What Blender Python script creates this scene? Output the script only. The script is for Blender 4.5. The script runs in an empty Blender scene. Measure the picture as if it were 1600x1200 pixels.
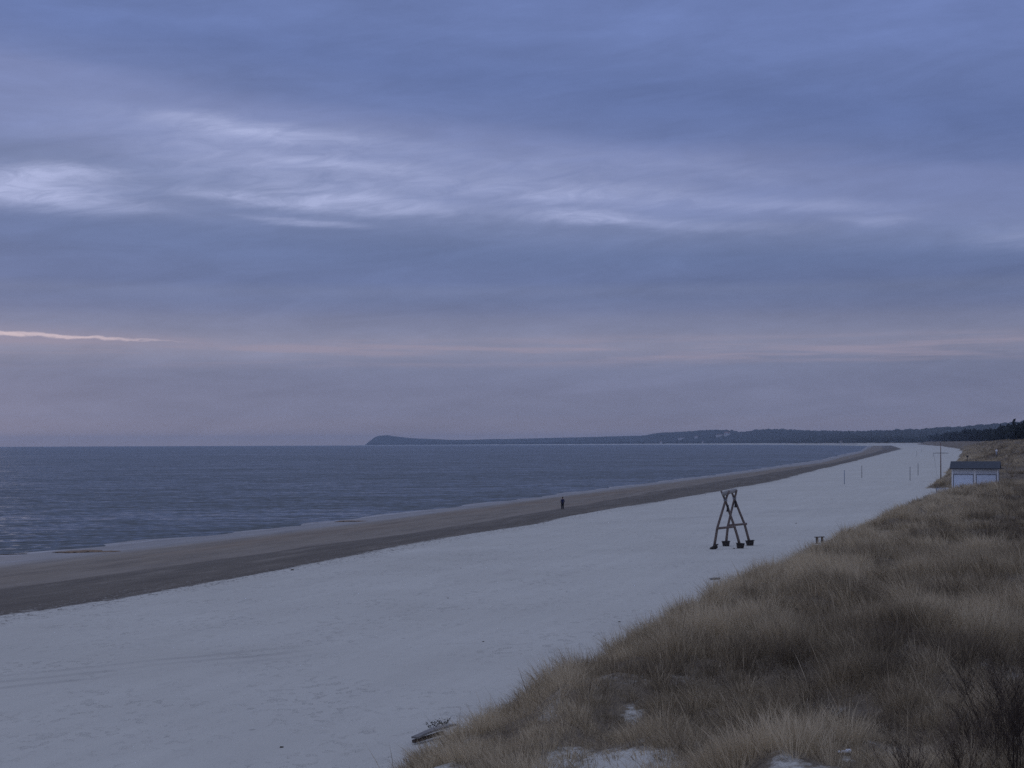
import bpy, bmesh, math, random
import numpy as np
from mathutils import Vector, Matrix

random.seed(7)
RNG = np.random.default_rng(11)
SC = bpy.context.scene
COL = SC.collection
R = math.radians

# ------------------------------------------------------------------ camera
F = 2400.0          # focal length in photo pixels (1600 wide)
HC = 10.2           # eye height over the sea
EYE = 691.3         # row of the eye level at the middle column
ROLL = 0.0033
RE = 7.4e6          # earth radius with refraction

cam = bpy.data.cameras.new('camera')
camo = bpy.data.objects.new('camera', cam)
COL.objects.link(camo)
cam.sensor_width = 36.0
cam.lens = 36.0 * F / 1600.0
cam.shift_y = (EYE - 600.0) / 1600.0
cam.clip_start = 0.5
cam.clip_end = 60000
right = Vector((math.cos(ROLL), 0, -math.sin(ROLL)))
up = Vector((math.sin(ROLL), 0, math.cos(ROLL)))
back = right.cross(up)
m = Matrix((right, up, back)).transposed().to_4x4()
m.translation = Vector((0, 0, HC))
camo.matrix_world = m
SC.camera = camo


def ray(px, py):
    a = (px - 800.0) / F
    b = (EYE - py) / F
    return a + ROLL * b, b - ROLL * a      # x and z per metre of y


def P(px, py, z):
    """ground point at height z (over the curved sea) seen at a photo pixel"""
    a, b = ray(px, py)
    Y = 100.0
    for _ in range(60):
        Y = (z - HC - Y * Y / (2 * RE)) / b
    return a * Y, Y


def drop(x, y):
    return (x * x + y * y) / (2 * RE)


# ------------------------------------------------------------------ noise
_T = RNG.random((256, 256))


def vnoise(x, y):
    xi = np.floor(x).astype(int)
    yi = np.floor(y).astype(int)
    fx = x - xi
    fy = y - yi
    fx = fx * fx * (3 - 2 * fx)
    fy = fy * fy * (3 - 2 * fy)
    a = _T[xi & 255, yi & 255]
    b = _T[(xi + 1) & 255, yi & 255]
    c = _T[xi & 255, (yi + 1) & 255]
    d = _T[(xi + 1) & 255, (yi + 1) & 255]
    return (a * (1 - fx) + b * fx) * (1 - fy) + (c * (1 - fx) + d * fx) * fy


def fbm(x, y, o=4):
    s = 0.0
    a = 0.5
    t = 0.0
    for k in range(o):
        s = s + a * vnoise(x * 2 ** k + 17.3 * k, y * 2 ** k + 5.7 * k)
        t += a
        a *= 0.5
    return s / t


def sstep(a, b, x):
    t = np.clip((x - a) / (b - a), 0, 1)
    return t * t * (3 - 2 * t)


# ------------------------------------------------------------------ landform
def curve(pts):
    w = sorted([(p[1], p[0]) for p in pts])
    return np.array([q[0] for q in w]), np.array([q[1] for q in w])


def ext(ys, xs, s0, s1, near=-120.0, far=4300.0):
    ys2 = np.concatenate([[near], ys, [far]])
    xs2 = np.concatenate([[xs[0] - s0 * (ys[0] - near)], xs, [xs[-1] + s1 * (far - ys[-1])]])
    return ys2, xs2


C0 = ext(*curve([P(*q, 0.0) for q in [(0, 866), (200, 847), (400, 827), (600, 804), (840, 776), (900, 768),
         (1040, 751), (1139, 739), (1235, 725), (1285, 718), (1317, 710), (1345, 704.5)]]), 0.31, 0.235)
C1 = ext(*curve([P(*q, 0.14) for q in [(0, 887), (200, 863), (400, 839), (600, 814), (840, 781), (900, 773),
         (1040, 755.5), (1139, 743), (1235, 729.5), (1285, 723.5), (1317, 714.5), (1345, 708)]]), 0.31, 0.24)
C3 = ext(*curve([P(*q, 0.8) for q in [(0, 967), (200, 932), (400, 897), (600, 861), (700, 840), (840, 819), (900, 806),
         (1040, 782), (1115, 769), (1200, 755), (1280, 734), (1330, 722), (1380, 709), (1410, 701.5)]]), 0.32, 0.24)


def X0(Y): return np.interp(Y, *C0)
def X1(Y): return np.maximum(np.interp(Y, *C1), X0(Y) + 2.5)
def X3(Y): return np.maximum(np.interp(Y, *C3), X0(Y) + 18)
def X2(Y): return X3(Y) - (X3(Y) - X1(Y)) * np.interp(Y, [0, 100, 160, 240, 320, 5000], [.48, .48, .36, .40, .55, .55])


FY = np.array([-120, 20, 34, 38, 44, 60, 89, 148, 205, 225, 243, 260, 268, 282, 300, 330, 400, 470, 560, 824, 1320, 2000, 4300.])
FX = np.array([-50, -7.3, -4.6, -3.7, -2.15, 3.5, 13.6, 33.6, 54, 62, 74, 76, 71.2, 76, 81.5, 92, 112, 134, 160, 240, 386, 560, 1120.])


def XF(Y):
    w = 0.9 * (fbm(Y / 9.0, Y * 0 + 3.3, 3) - 0.5) * 2
    w2 = 5.0 * (fbm(Y / 60.0, Y * 0 + 8.3, 3) - 0.5) * 2 * sstep(320, 700, Y)
    return np.interp(Y, FY, FX) + w + w2


def ground_z(X, Y):
    X = np.asarray(X, float)
    Y = np.asarray(Y, float)
    x0, x1, x2, x3, xf = X0(Y), X1(Y), X2(Y), X3(Y), XF(Y)
    zf = np.interp(Y, [0, 300, 1000, 2000], [1.7, 1.8, 2.3, 3.0])
    zs = np.interp(Y, [0, 200, 235, 262, 285, 330, 450, 800], [4.2, 3.9, 2.7, 2.7, 4.0, 4.6, 5.0, 5.5])    # shoulder, 6 m in
    zc = np.interp(Y, [0, 200, 240, 262, 300, 350, 450, 800], [4.5, 4.4, 3.2, 3.2, 6.4, 7.6, 8.8, 9.5])    # crest, 26 m in
    s = X - xf
    z = np.where(s < 0, 0.8 + (zf - 0.8) * np.clip((X - x3) / np.maximum(xf - x3, 1), 0, 1), zf)
    z = np.where(X < x3, 0.5 + 0.3 * (X - x2) / np.maximum(x3 - x2, .1), z)
    z = np.where(X < x2, 0.14 + 0.36 * (X - x1) / np.maximum(x2 - x1, .1), z)
    z = np.where(X < x1, 0.14 * (X - x0) / np.maximum(x1 - x0, .1), z)
    z = np.where(X < x0, np.maximum((X - x0) * 0.02, -3.0), z)
    d1 = (zs - zf) * sstep(-0.5, 6.5, s)
    d2 = (zc - zs) * sstep(6.0, 26.0, s)
    hill = np.interp(Y, [400, 1200, 2000, 3000], [0, 1.0, 4, 10]) * sstep(60, 330, s)
    hum = sstep(0.3, 4, s)
    n1 = (fbm(X / 5.5 + 9, Y / 7.0, 3) - 0.5) * 1.5
    n2 = (fbm(X / 1.5 + 5, Y / 2.2 + 60, 2) - 0.5) * 0.75
    n3 = (fbm(X / 22.0 + 3, Y / 26.0, 3) - 0.5) * 2.6 * sstep(240, 420, Y)
    flat = 1 - 0.9 * (sstep(66, 71, X) * (1 - sstep(86, 90, X)) * sstep(244, 249, Y) * (1 - sstep(262, 266, Y)))
    z = z + (d1 + d2 + hill) + hum * (n1 + n2 + n3) * flat
    wl = np.exp(-((X - x0) / 7.0) ** 2)
    z = z + wl * ((fbm(Y / 9.0, X / 30.0 + 2, 3) - .5) * .11)
    b = sstep(0, 8, X - x3) * (1 - hum)
    z = z + b * ((fbm(X / 6.0 + 40, Y / 9.0, 3) - 0.5) * 0.16)
    return z - drop(X, Y)


def hit(px, py, y0=20.0, y1=3500.0):
    a, b = ray(px, py)
    ys = y0 * (y1 / y0) ** np.linspace(0, 1, 6000)
    g = ground_z(a * ys, ys)
    zz = HC + b * ys
    k = np.argmax(zz < g)
    return float(a * ys[k]), float(ys[k]), float(g[k])


# ------------------------------------------------------------------ materials
def new_mat(name):
    mt = bpy.data.materials.new(name)
    mt.use_nodes = True
    nt = mt.node_tree
    return mt, nt, nt.nodes['Principled BSDF'], nt.nodes['Material Output']


class NG:
    """small helper to wire math nodes"""
    def __init__(s, nt): s.nt = nt

    def n(s, t, **kw):
        o = s.nt.nodes.new(t)
        for k, v in kw.items(): setattr(o, k, v)
        return o

    def put(s, sock, v):
        if isinstance(v, (int, float)):
            sock.default_value = v
        elif isinstance(v, (tuple, list)):
            sock.default_value = v
        else:
            s.nt.links.new(v, sock)

    def m(s, op, a, b=None, c=None, clamp=False):
        o = s.n('ShaderNodeMath', operation=op)
        o.use_clamp = clamp
        s.put(o.inputs[0], a)
        if b is not None: s.put(o.inputs[1], b)
        if c is not None: s.put(o.inputs[2], c)
        return o.outputs[0]

    def mapr(s, v, a, b, c=0.0, d=1.0, smooth=False):
        o = s.n('ShaderNodeMapRange')
        if smooth: o.interpolation_type = 'SMOOTHSTEP'
        s.put(o.inputs[0], v)
        for i, q in enumerate((a, b, c, d)): s.put(o.inputs[i + 1], q)
        return o.outputs[0]

    def mix(s, f, a, b, mode='MIX'):
        o = s.n('ShaderNodeMix', data_type='RGBA', blend_type=mode)
        s.put(o.inputs[0], f)
        s.put(o.inputs[6], a)
        s.put(o.inputs[7], b)
        return o.outputs[2]

    def noise(s, vec, scale, detail=3, rough=0.5, dist=0.0):
        o = s.n('ShaderNodeTexNoise')
        s.nt.links.new(vec, o.inputs['Vector'])
        o.inputs['Scale'].default_value = scale
        o.inputs['Detail'].default_value = detail
        o.inputs['Roughness'].default_value = rough
        o.inputs['Distortion'].default_value = dist
        return o.outputs[0]

    def scale(s, vec, v, loc=(0, 0, 0)):
        o = s.n('ShaderNodeMapping')
        s.nt.links.new(vec, o.inputs['Vector'])
        o.inputs['Scale'].default_value = v
        o.inputs['Location'].default_value = loc
        return o.outputs[0]

    def ramp(s, v, stops, interp='LINEAR'):
        o = s.n('ShaderNodeValToRGB')
        o.color_ramp.interpolation = interp
        el = o.color_ramp.elements
        el[0].position, el[0].color = stops[0][0], (*stops[0][1], 1)
        el[1].position, el[1].color = stops[-1][0], (*stops[-1][1], 1)
        for p, c in stops[1:-1]:
            e = el.new(p)
            e.color = (*c, 1)
        s.nt.links.new(v, o.inputs[0])
        return o.outputs[0]


def simple_mat(name, c1, c2, scale=8.0, rough=0.8, stretch=(1, 1, 1), bump=0.0, spec=0.3, metallic=0.0):
    mt, nt, b, out = new_mat(name)
    g = NG(nt)
    tc = g.n('ShaderNodeTexCoord').outputs['Object']
    v = g.scale(tc, stretch)
    n = g.noise(v, scale, 5, 0.6)
    f = g.mapr(n, 0.3, 0.7)
    nt.links.new(g.mix(f, (*c1, 1), (*c2, 1)), b.inputs['Base Color'])
    b.inputs['Roughness'].default_value = rough
    b.inputs['Specular IOR Level'].default_value = spec
    b.inputs['Metallic'].default_value = metallic
    if bump:
        bp = g.n('ShaderNodeBump')
        bp.inputs['Strength'].default_value = bump
        bp.inputs['Distance'].default_value = 0.02
        nt.links.new(n, bp.inputs['Height'])
        nt.links.new(bp.outputs[0], b.inputs['Normal'])
    return mt


M = {}
M['post_wood'] = simple_mat('post_wood', (.10, .074, .064), (.21, .165, .145), 6, .8, (6, 6, .6), .5)
M['beam_wood'] = simple_mat('beam_wood', (.20, .19, .18), (.36, .34, .32), 6, .8, (6, 6, .6), .5)
M['dark_footing'] = simple_mat('dark_footing', (.022, .018, .018), (.06, .05, .045), 9, .9, (1, 1, 1), .6)
M['driftwood'] = simple_mat('driftwood', (.12, .115, .11), (.26, .25, .235), 5, .85, (1.2, 14, 14), .8)
M['dark_wood'] = simple_mat('dark_wood', (.045, .033, .028), (.11, .085, .07), 8, .85, (1, 10, 10), .6)
M['white_board'] = simple_mat('white_board', (.54, .57, .61), (.68, .70, .74), 3, .6, (1, 1, 4), .1)
M['door_white'] = simple_mat('door_white', (.60, .67, .78), (.68, .75, .86), 1.5, .5, (1, 1, 1), .1)
M['trim_grey'] = simple_mat('trim_grey', (.14, .15, .17), (.22, .23, .26), 4, .6)
M['roof_felt'] = simple_mat('roof_felt', (.035, .042, .052), (.065, .075, .09), 3, .85, (1, 1, 1), .3)
M['post_blue'] = simple_mat('post_blue', (.01, .06, .17), (.02, .09, .22), 6, .5)
M['post_dark'] = simple_mat('post_dark', (.015, .018, .025), (.05, .05, .06), 6, .6)
M['mast_red'] = simple_mat('mast_red', (.11, .045, .03), (.18, .09, .06), 5, .6, (1, 1, .5))
M['grey_metal'] = simple_mat('grey_metal', (.22, .23, .25), (.34, .35, .38), 6, .45, (1, 1, 1), 0, .5, .4)
M['rail_grey'] = simple_mat('rail_grey', (.20, .22, .27), (.34, .36, .42), 6, .8)
M['sign_white'] = simple_mat('sign_white', (.70, .72, .74), (.8, .8, .8), 4, .5)
M['house_wall'] = simple_mat('house_wall', (.60, .60, .60), (.75, .74, .72), .3, .8)
M['house_roof'] = simple_mat('house_roof', (.20, .10, .08), (.28, .15, .12), .3, .8)
M['house_window'] = simple_mat('house_window', (.03, .035, .045), (.06, .07, .08), .3, .2)
M['twig'] = simple_mat('twig', (.04, .031, .026), (.085, .064, .05), 8, .9, (1, 1, 1), 0, .1)
M['twig_brown'] = simple_mat('twig_brown', (.09, .068, .052), (.16, .125, .092), 8, .9, (1, 1, 1), 0, .1)
M['bark'] = simple_mat('bark', (.05, .035, .025), (.10, .07, .05), 3, .9, (1, 1, .3), .4)
M['weed'] = simple_mat('weed', (.03, .024, .018), (.075, .055, .035), 12, .9, (1, 1, 1), .8)
M['weed_orange'] = simple_mat('weed_orange', (.15, .105, .068), (.25, .175, .11), 2.5, .9, (1, 1, 1), .8)
M['skin'] = simple_mat('skin', (.36, .22, .17), (.42, .27, .21), 8, .6)
M['hair'] = simple_mat('hair', (.03, .022, .02), (.05, .04, .035), 20, .7)
M['jacket'] = simple_mat('jacket', (.012, .016, .06), (.022, .028, .085), 9, .8)
M['trousers'] = simple_mat('trousers', (.010, .011, .018), (.02, .022, .032), 9, .9)
M['shoe'] = simple_mat('shoe', (.012, .012, .012), (.03, .03, .03), 9, .7)
M['shrub_leaf'] = simple_mat('shrub_leaf', (.020, .024, .018), (.06, .058, .045), 14, .8)


def attr_mat(name, attr, dark, mid, light, rough=0.8, transl=0.0, noise=None):
    """colour from a per-tuft tone attribute"""
    mt, nt, b, out = new_mat(name)
    g = NG(nt)
    a = g.n('ShaderNodeAttribute', attribute_name=attr).outputs['Fac']
    c = g.ramp(a, [(0, dark), (.5, mid), (1, light)])
    nt.links.new(c, b.inputs['Base Color'])
    b.inputs['Roughness'].default_value = rough
    b.inputs['Specular IOR Level'].default_value = 0.15
    if transl:
        t = g.n('ShaderNodeBsdfTranslucent')
        nt.links.new(c, t.inputs[0])
        mx = g.n('ShaderNodeMixShader')
        mx.inputs[0].default_value = transl
        nt.links.new(b.outputs[0], mx.inputs[1])
        nt.links.new(t.outputs[0], mx.inputs[2])
        nt.links.new(mx.outputs[0], out.inputs[0])
    return mt


M['grass'] = attr_mat('grass', 'tone', (.14, .110, .077), (.40, .322, .208), (.67, .565, .39), .85, .3)
M['needles'] = attr_mat('needles', 'tone', (.010, .014, .013), (.022, .028, .024), (.042, .05, .04), .9)


def ground_material():
    mt, nt, b, out = new_mat('beach_ground')
    g = NG(nt)
    geo = g.n('ShaderNodeNewGeometry').outputs['Position']
    ac = g.n('ShaderNodeAttribute', attribute_name='across').outputs['Fac']
    gr = g.n('ShaderNodeAttribute', attribute_name='cover').outputs['Fac']
    # shore-parallel stretched coordinates (shore runs about 17 degrees off +Y)
    rot = g.n('ShaderNodeMapping')
    rot.inputs['Rotation'].default_value = (0, 0, R(17))
    nt.links.new(geo, rot.inputs['Vector'])
    along = g.scale(rot.outputs[0], (1.0, 0.10, 1.0))
    wob = g.noise(along, .35, 5, .6)
    fine = g.noise(geo, 1.6, 6, .7)
    edge = g.m('ADD', ac, g.m('MULTIPLY', g.m('SUBTRACT', wob, .5), .42))
    edge3 = g.m('ADD', edge, g.m('MULTIPLY', g.m('SUBTRACT', fine, .5), .22))
    # bands: 0 water line, 1 end of the wet film, 2 old tide line, 3 dry sand
    stri = g.mapr(g.noise(along, 1.1, 4, .65), .3, .7)
    film = (.235, .22, .195, 1)
    damp = g.mix(stri, (.178, .152, .120, 1), (.245, .206, .158, 1))
    tan_ = g.mapr(g.noise(g.scale(rot.outputs[0], (.6, .05, 1)), .3, 3, .5), .5, .68)
    damp = g.mix(g.m('MULTIPLY', tan_, .6), damp, (.20, .148, .10, 1))
    dark = g.mix(stri, (.112, .097, .078, 1), (.15, .129, .103, 1))
    drymix = g.mapr(g.noise(geo, .07, 5, .6), .3, .7)
    dry = g.mix(drymix, (.50, .485, .425, 1), (.575, .56, .495, 1))
    rakes = g.mapr(g.noise(g.scale(rot.outputs[0], (1.0, .045, 1)), .8, 3, .6), .35, .65)
    dry = g.mix(g.m('MULTIPLY', rakes, .35), dry, (.46, .445, .395, 1))
    lineb = g.m('MULTIPLY', g.mapr(edge, 1.72, 1.92, smooth=True), g.mapr(edge, 1.99, 2.02, 1, 0))
    c = g.mix(g.mapr(edge, .75, 1.1, smooth=True), film, damp)
    fo = g.noise(g.scale(rot.outputs[0], (1.0, .22, 1)), 1.1, 5, .7)
    ed0 = g.m('ADD', ac, g.m('MULTIPLY', g.m('SUBTRACT', g.noise(along, .8, 4, .6), .5), .5))
    foam = g.m('MULTIPLY', g.m('MULTIPLY', g.mapr(ed0, -.05, .05), g.mapr(ed0, .10, .26, 1, 0)), g.mapr(fo, .42, .55))
    foam2 = g.m('MULTIPLY', g.m('MULTIPLY', g.mapr(ed0, .55, .62), g.mapr(ed0, .64, .72, 1, 0)), g.mapr(fo, .52, .6))
    c = g.mix(g.m('MULTIPLY', g.m('ADD', foam, g.m('MULTIPLY', foam2, .5), clamp=True), .8), c, (.42, .42, .42, 1))
    c = g.mix(g.m('MULTIPLY', lineb, .55), c, (.235, .205, .17, 1))
    c = g.mix(g.mapr(g.m('ADD', edge, g.m('MULTIPLY', g.m('SUBTRACT', fine, .5), .12)), 1.97, 2.03), c, dark)
    patch = g.noise(g.scale(rot.outputs[0], (.55, .09, 1)), .9, 6, .72)
    c = g.mix(g.mapr(patch, .50, .66, 0, .42), c, (.075, .064, .054, 1))
    c = g.mix(g.mapr(patch, .47, .34, 0, .40), c, (.27, .235, .19, 1))  # lighter streaks: sheen of the wet sand put into the colour
    d3 = g.mapr(edge3, 2.93, 2.985)
    c = g.mix(d3, c, dry)
    # crusty broken rim and wrack bits along the dry edge
    spk = g.noise(g.scale(geo, (2.2, 1.1, 1)), 1.3, 4, .8)
    rim = g.m('MULTIPLY', g.mapr(edge3, 2.86, 2.95), g.mapr(edge3, 3.0, 3.3, 1, 0))
    crust = g.m('MULTIPLY', rim, g.mapr(spk, .55, .60))
    c = g.mix(crust, c, (.07, .055, .045, 1))
    crumb = g.m('MULTIPLY', g.m('MULTIPLY', g.mapr(edge3, 2.7, 2.9), g.mapr(edge3, 2.97, 3.0, 1, 0)), g.mapr(spk, .36, .42, 1, 0))
    c = g.mix(crumb, c, (.36, .34, .31, 1))
    # trampled pits, their shade put into the colour, and specks on the dry sand
    vo = g.n('ShaderNodeTexVoronoi')
    vo.inputs['Scale'].default_value = 1.9
    nt.links.new(g.scale(geo, (1.3, 1, 1)), vo.inputs['Vector'])
    pits = g.m('MULTIPLY', g.mapr(g.noise(g.scale(geo, (1, .55, 1)), 2.6, 4, .6), .56, .66), g.mapr(g.noise(geo, .25, 3, .6), .38, .6))
    c = g.mix(g.m('MULTIPLY', g.m('MULTIPLY', pits, d3), .10), c, (.26, .25, .23, 1))
    vo2 = g.n('ShaderNodeTexVoronoi')
    vo2.inputs['Scale'].default_value = .22
    nt.links.new(geo, vo2.inputs['Vector'])
    specks = g.m('MULTIPLY', g.mapr(vo2.outputs['Distance'], .018, .03, 1, 0), d3)
    c = g.mix(g.m('MULTIPLY', specks, .35), c, (.10, .085, .07, 1))
    # leaf litter and roots under the marram
    lit = g.mix(g.mapr(g.noise(geo, 2.2, 5, .7), .35, .65), (.13, .105, .078, 1), (.25, .205, .145, 1))
    lit = g.mix(g.mapr(g.noise(geo, .09, 4, .6), .45, .6), lit, (.15, .12, .085, 1))
    cover = g.mapr(g.m('ADD', gr, g.m('MULTIPLY', g.m('SUBTRACT', g.noise(geo, 3.2, 6, .75), .5), 1.9)), .22, .62)
    c = g.mix(cover, c, lit)
    nt.links.new(g.mapr(edge, .7, 1.2, .5, .85), b.inputs['Roughness'])
    nt.links.new(g.mapr(edge, .8, 2.9, .3, .1), b.inputs['Specular IOR Level'])
    # relief: ripples, footprints
    h = g.m('ADD', g.m('MULTIPLY', g.noise(geo, 1.1, 6, .7), .16), g.m('MULTIPLY', pits, -.05))
    h = g.m('ADD', h, g.m('MULTIPLY', g.noise(g.scale(rot.outputs[0], (1, .07, 1)), 1.6, 3, .6), .10))
    h = g.m('MULTIPLY', h, g.mapr(edge, .9, 3.0, .06, 1.0))
    # two drag tracks across the beach
    sx = g.n('ShaderNodeSeparateXYZ')
    nt.links.new(geo, sx.inputs[0])
    for (pa, pb) in TRACKS:
        dx, dy = pb[0] - pa[0], pb[1] - pa[1]
        L = math.hypot(dx, dy)
        nx, ny = -dy / L, dx / L
        dd = g.m('ADD', g.m('MULTIPLY', sx.outputs[0], nx), g.m('MULTIPLY', sx.outputs[1], ny))
        dd = g.m('ABSOLUTE', g.m('ADD', g.m('SUBTRACT', dd, pa[0] * nx + pa[1] * ny), g.m('MULTIPLY', g.m('SUBTRACT', g.noise(geo, .06, 3, .5), .5), 3.0)))
        dep = g.m('MULTIPLY', g.m('ADD', g.mapr(dd, .10, .5, 1, 0, smooth=True), g.mapr(g.m('ABSOLUTE', g.m('SUBTRACT', dd, 1.7)), .10, .45, .7, 0, smooth=True)), g.mapr(g.noise(geo, .12, 3, .6), .36, .52))
        ux, uy = dx / L, dy / L
        al = g.m('SUBTRACT', g.m('ADD', g.m('MULTIPLY', sx.outputs[0], ux), g.m('MULTIPLY', sx.outputs[1], uy)), pa[0] * ux + pa[1] * uy)
        dep = g.m('MULTIPLY', dep, g.mapr(al, L - 5, L + 1, 1, 0, smooth=True))
        dep = g.m('MULTIPLY', dep, g.mapr(g.m('ADD', al, 40), 34, 41, 0, 1) if L < 60 and pa[0] > 10 else 1.0)
        h = g.m('SUBTRACT', h, g.m('MULTIPLY', dep, .12))
        c = g.mix(g.m('MULTIPLY', dep, .42), c, (.30, .29, .27, 1))
    bp = g.n('ShaderNodeBump')
    nt.links.new(c, b.inputs['Base Color'])
    bp.inputs['Strength'].default_value = 1.0
    bp.inputs['Distance'].default_value = 1.0
    nt.links.new(h, bp.inputs['Height'])
    nt.links.new(bp.outputs[0], b.inputs['Normal'])
    return mt


def water_material():
    mt, nt, b, out = new_mat('sea_water')
    g = NG(nt)
    geo = g.n('ShaderNodeNewGeometry').outputs['Position']
    rot = g.n('ShaderNodeMapping')
    rot.inputs['Rotation'].default_value = (0, 0, R(-12))
    nt.links.new(geo, rot.inputs['Vector'])
    acc = None
    for (st, sc, am) in ((.5, 1.6, .38), (.35, .45, .24), (.22, .09, .10), (.15, .014, .06)):
        t_ = g.n('ShaderNodeTexNoise')
        nt.links.new(g.scale(rot.outputs[0], (st, 1, 1)), t_.inputs['Vector'])
        t_.inputs['Scale'].default_value = sc
        t_.inputs['Detail'].default_value = 2
        v1 = g.n('ShaderNodeVectorMath', operation='SUBTRACT')
        nt.links.new(t_.outputs['Color'], v1.inputs[0])
        v1.inputs[1].default_value = (.5, .5, .5)
        v2 = g.n('ShaderNodeVectorMath', operation='MULTIPLY')
        nt.links.new(v1.outputs[0], v2.inputs[0])
        v2.inputs[1].default_value = (am * 1.8, am * 2.6, 0)
        if acc is None: acc = v2.outputs[0]
        else:
            v3 = g.n('ShaderNodeVectorMath', operation='ADD')
            nt.links.new(acc, v3.inputs[0])
            nt.links.new(v2.outputs[0], v3.inputs[1])
            acc = v3.outputs[0]
    v4 = g.n('ShaderNodeVectorMath', operation='ADD')
    nt.links.new(acc, v4.inputs[0])
    v4.inputs[1].default_value = (0, -.23, 1)
    v5 = g.n('ShaderNodeVectorMath', operation='NORMALIZE')
    nt.links.new(v4.outputs[0], v5.inputs[0])
    nt.links.new(v5.outputs[0], b.inputs['Normal'])
    pat = g.noise(g.scale(rot.outputs[0], (.12, 1, 1)), .012, 5, .6)
    c = g.mix(g.mapr(pat, .35, .65), (.022, .034, .038, 1), (.034, .046, .050, 1))
    nt.links.new(c, b.inputs['Base Color'])
    b.inputs['Roughness'].default_value = .18
    b.inputs['IOR'].default_value = 1.33
    return mt


# ------------------------------------------------------------------ object helpers
def setp(o, label=None, cat=None, group=None, kind=None):
    if label: o['label'] = label
    if cat: o['category'] = cat
    if group: o['group'] = group
    if kind: o['kind'] = kind
    return o


def link(name, me, parent=None, mat=None):
    o = bpy.data.objects.new(name, me)
    COL.objects.link(o)
    if mat: me.materials.append(mat)
    if parent: o.parent = parent
    return o


def empty(name, loc, rz, label, cat, group=None):
    o = bpy.data.objects.new(name, None)
    COL.objects.link(o)
    o.location = loc
    o.rotation_euler = (0, 0, rz)
    o.empty_display_size = .2
    return setp(o, label, cat, group)


class MB:
    def __init__(s):
        s.v = []
        s.f = []

    def box(s, c, d, rot=None, taper=1.0):
        n = len(s.v)
        for z in (-.5, .5):
            t = taper if z < 0 else 1.0
            for x, y in ((-.5, -.5), (.5, -.5), (.5, .5), (-.5, .5)):
                p = Vector((x * d[0] * t, y * d[1] * t, z * d[2]))
                if rot is not None: p = rot @ p
                s.v.append(p + Vector(c))
        for q in ((3, 2, 1, 0), (4, 5, 6, 7), (0, 1, 5, 4), (1, 2, 6, 5), (2, 3, 7, 6), (3, 0, 4, 7)):
            s.f.append([n + i for i in q])
        return s

    def tube(s, pts, rad, k=10, cap=True):
        pts = [Vector(p) for p in pts]
        if isinstance(rad, (int, float)): rad = [rad] * len(pts)
        n0 = len(s.v)
        d0 = (pts[-1] - pts[0]).normalized()
        a = d0.orthogonal().normalized()
        for i, p in enumerate(pts):
            d = (pts[min(i + 1, len(pts) - 1)] - pts[max(i - 1, 0)]).normalized()
            u = (a - d * a.dot(d)).normalized()
            w = d.cross(u)
            for j in range(k):
                t = 2 * math.pi * j / k
                s.v.append(p + (u * math.cos(t) + w * math.sin(t)) * rad[i])
        for i in range(len(pts) - 1):
            for j in range(k):
                j2 = (j + 1) % k
                s.f.append([n0 + i * k + j, n0 + i * k + j2, n0 + (i + 1) * k + j2, n0 + (i + 1) * k + j])
        if cap:
            s.f.append([n0 + j for j in range(k)][::-1])
            s.f.append([n0 + (len(pts) - 1) * k + j for j in range(k)])
        return s

    def build(s, name, mat, parent=None, smooth=False, bevel=0.0):
        me = bpy.data.meshes.new(name)
        me.from_pydata([tuple(p) for p in s.v], [], s.f)
        if smooth:
            me.polygons.foreach_set('use_smooth', [True] * len(me.polygons))
        me.update()
        o = link(name, me, parent, mat)
        if bevel:
            b = o.modifiers.new('bevel', 'BEVEL')
            b.width = bevel
            b.segments = 2
        return o


def np_mesh(name, V, faces_flat, sizes, mat=None, attrs=None, smooth=False, parent=None):
    me = bpy.data.meshes.new(name)
    me.vertices.add(len(V))
    me.vertices.foreach_set('co', np.asarray(V, np.float32).ravel())
    me.loops.add(len(faces_flat))
    me.loops.foreach_set('vertex_index', np.asarray(faces_flat, np.int32))
    me.polygons.add(len(sizes))
    st = np.concatenate([[0], np.cumsum(sizes)[:-1]]).astype(np.int32)
    me.polygons.foreach_set('loop_start', st)
    if smooth:
        me.polygons.foreach_set('use_smooth', np.ones(len(sizes), bool))
    for k, a in (attrs or {}).items():
        at = me.attributes.new(k, 'FLOAT', 'POINT')
        at.data.foreach_set('value', np.asarray(a, np.float32))
    me.update(calc_edges=True)
    return link(name, me, parent, mat)


def grid_faces(nr, nc):
    i = np.arange((nr - 1) * (nc - 1))
    r, c = i // (nc - 1), i % (nc - 1)
    a = r * nc + c
    f = np.stack([a, a + 1, a + nc + 1, a + nc], 1)
    return f.ravel(), np.full(len(i), 4)


# ------------------------------------------------------------------ bare sand patches in the near dune
BARE = []
for (px, py, w, hgt) in [(890, 1182, 2.3, 2.4), (990, 1174, 1.4, 2.2), (1225, 1192, 1.0, 1.9), (862, 1105, .55, .9),
                         (985, 1106, .6, .9), (700, 1166, 1.3, .8), (690, 1196, 1.5, 1.4), (1318, 1180, .3, .3),
                         (1150, 930, .5, .5)]:
    x, y, z = hit(px, py)
    BARE.append((x, y - hgt * .7, w * .62, hgt * 1.2))


def cover_mask(X, Y):
    s = X - XF(Y)
    m = sstep(.9, 2.2, s + (fbm(X / 1.3, Y / 1.3, 3) - .5) * 1.6)
    n = fbm(X / 3.2 + 31, Y / 4.0, 3)
    m = m * (1 - .35 * sstep(.66, .74, n) * (1 - sstep(60, 90, Y)))
    for (x, y, a, b) in BARE:
        q = ((X - x) / a) ** 2 + ((Y - y) / b) ** 2 + (fbm(X / .6, Y / .6, 2) - .5) * .9
        m = m * (.30 + .70 * sstep(.30, 1.3, q))
    return m


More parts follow.
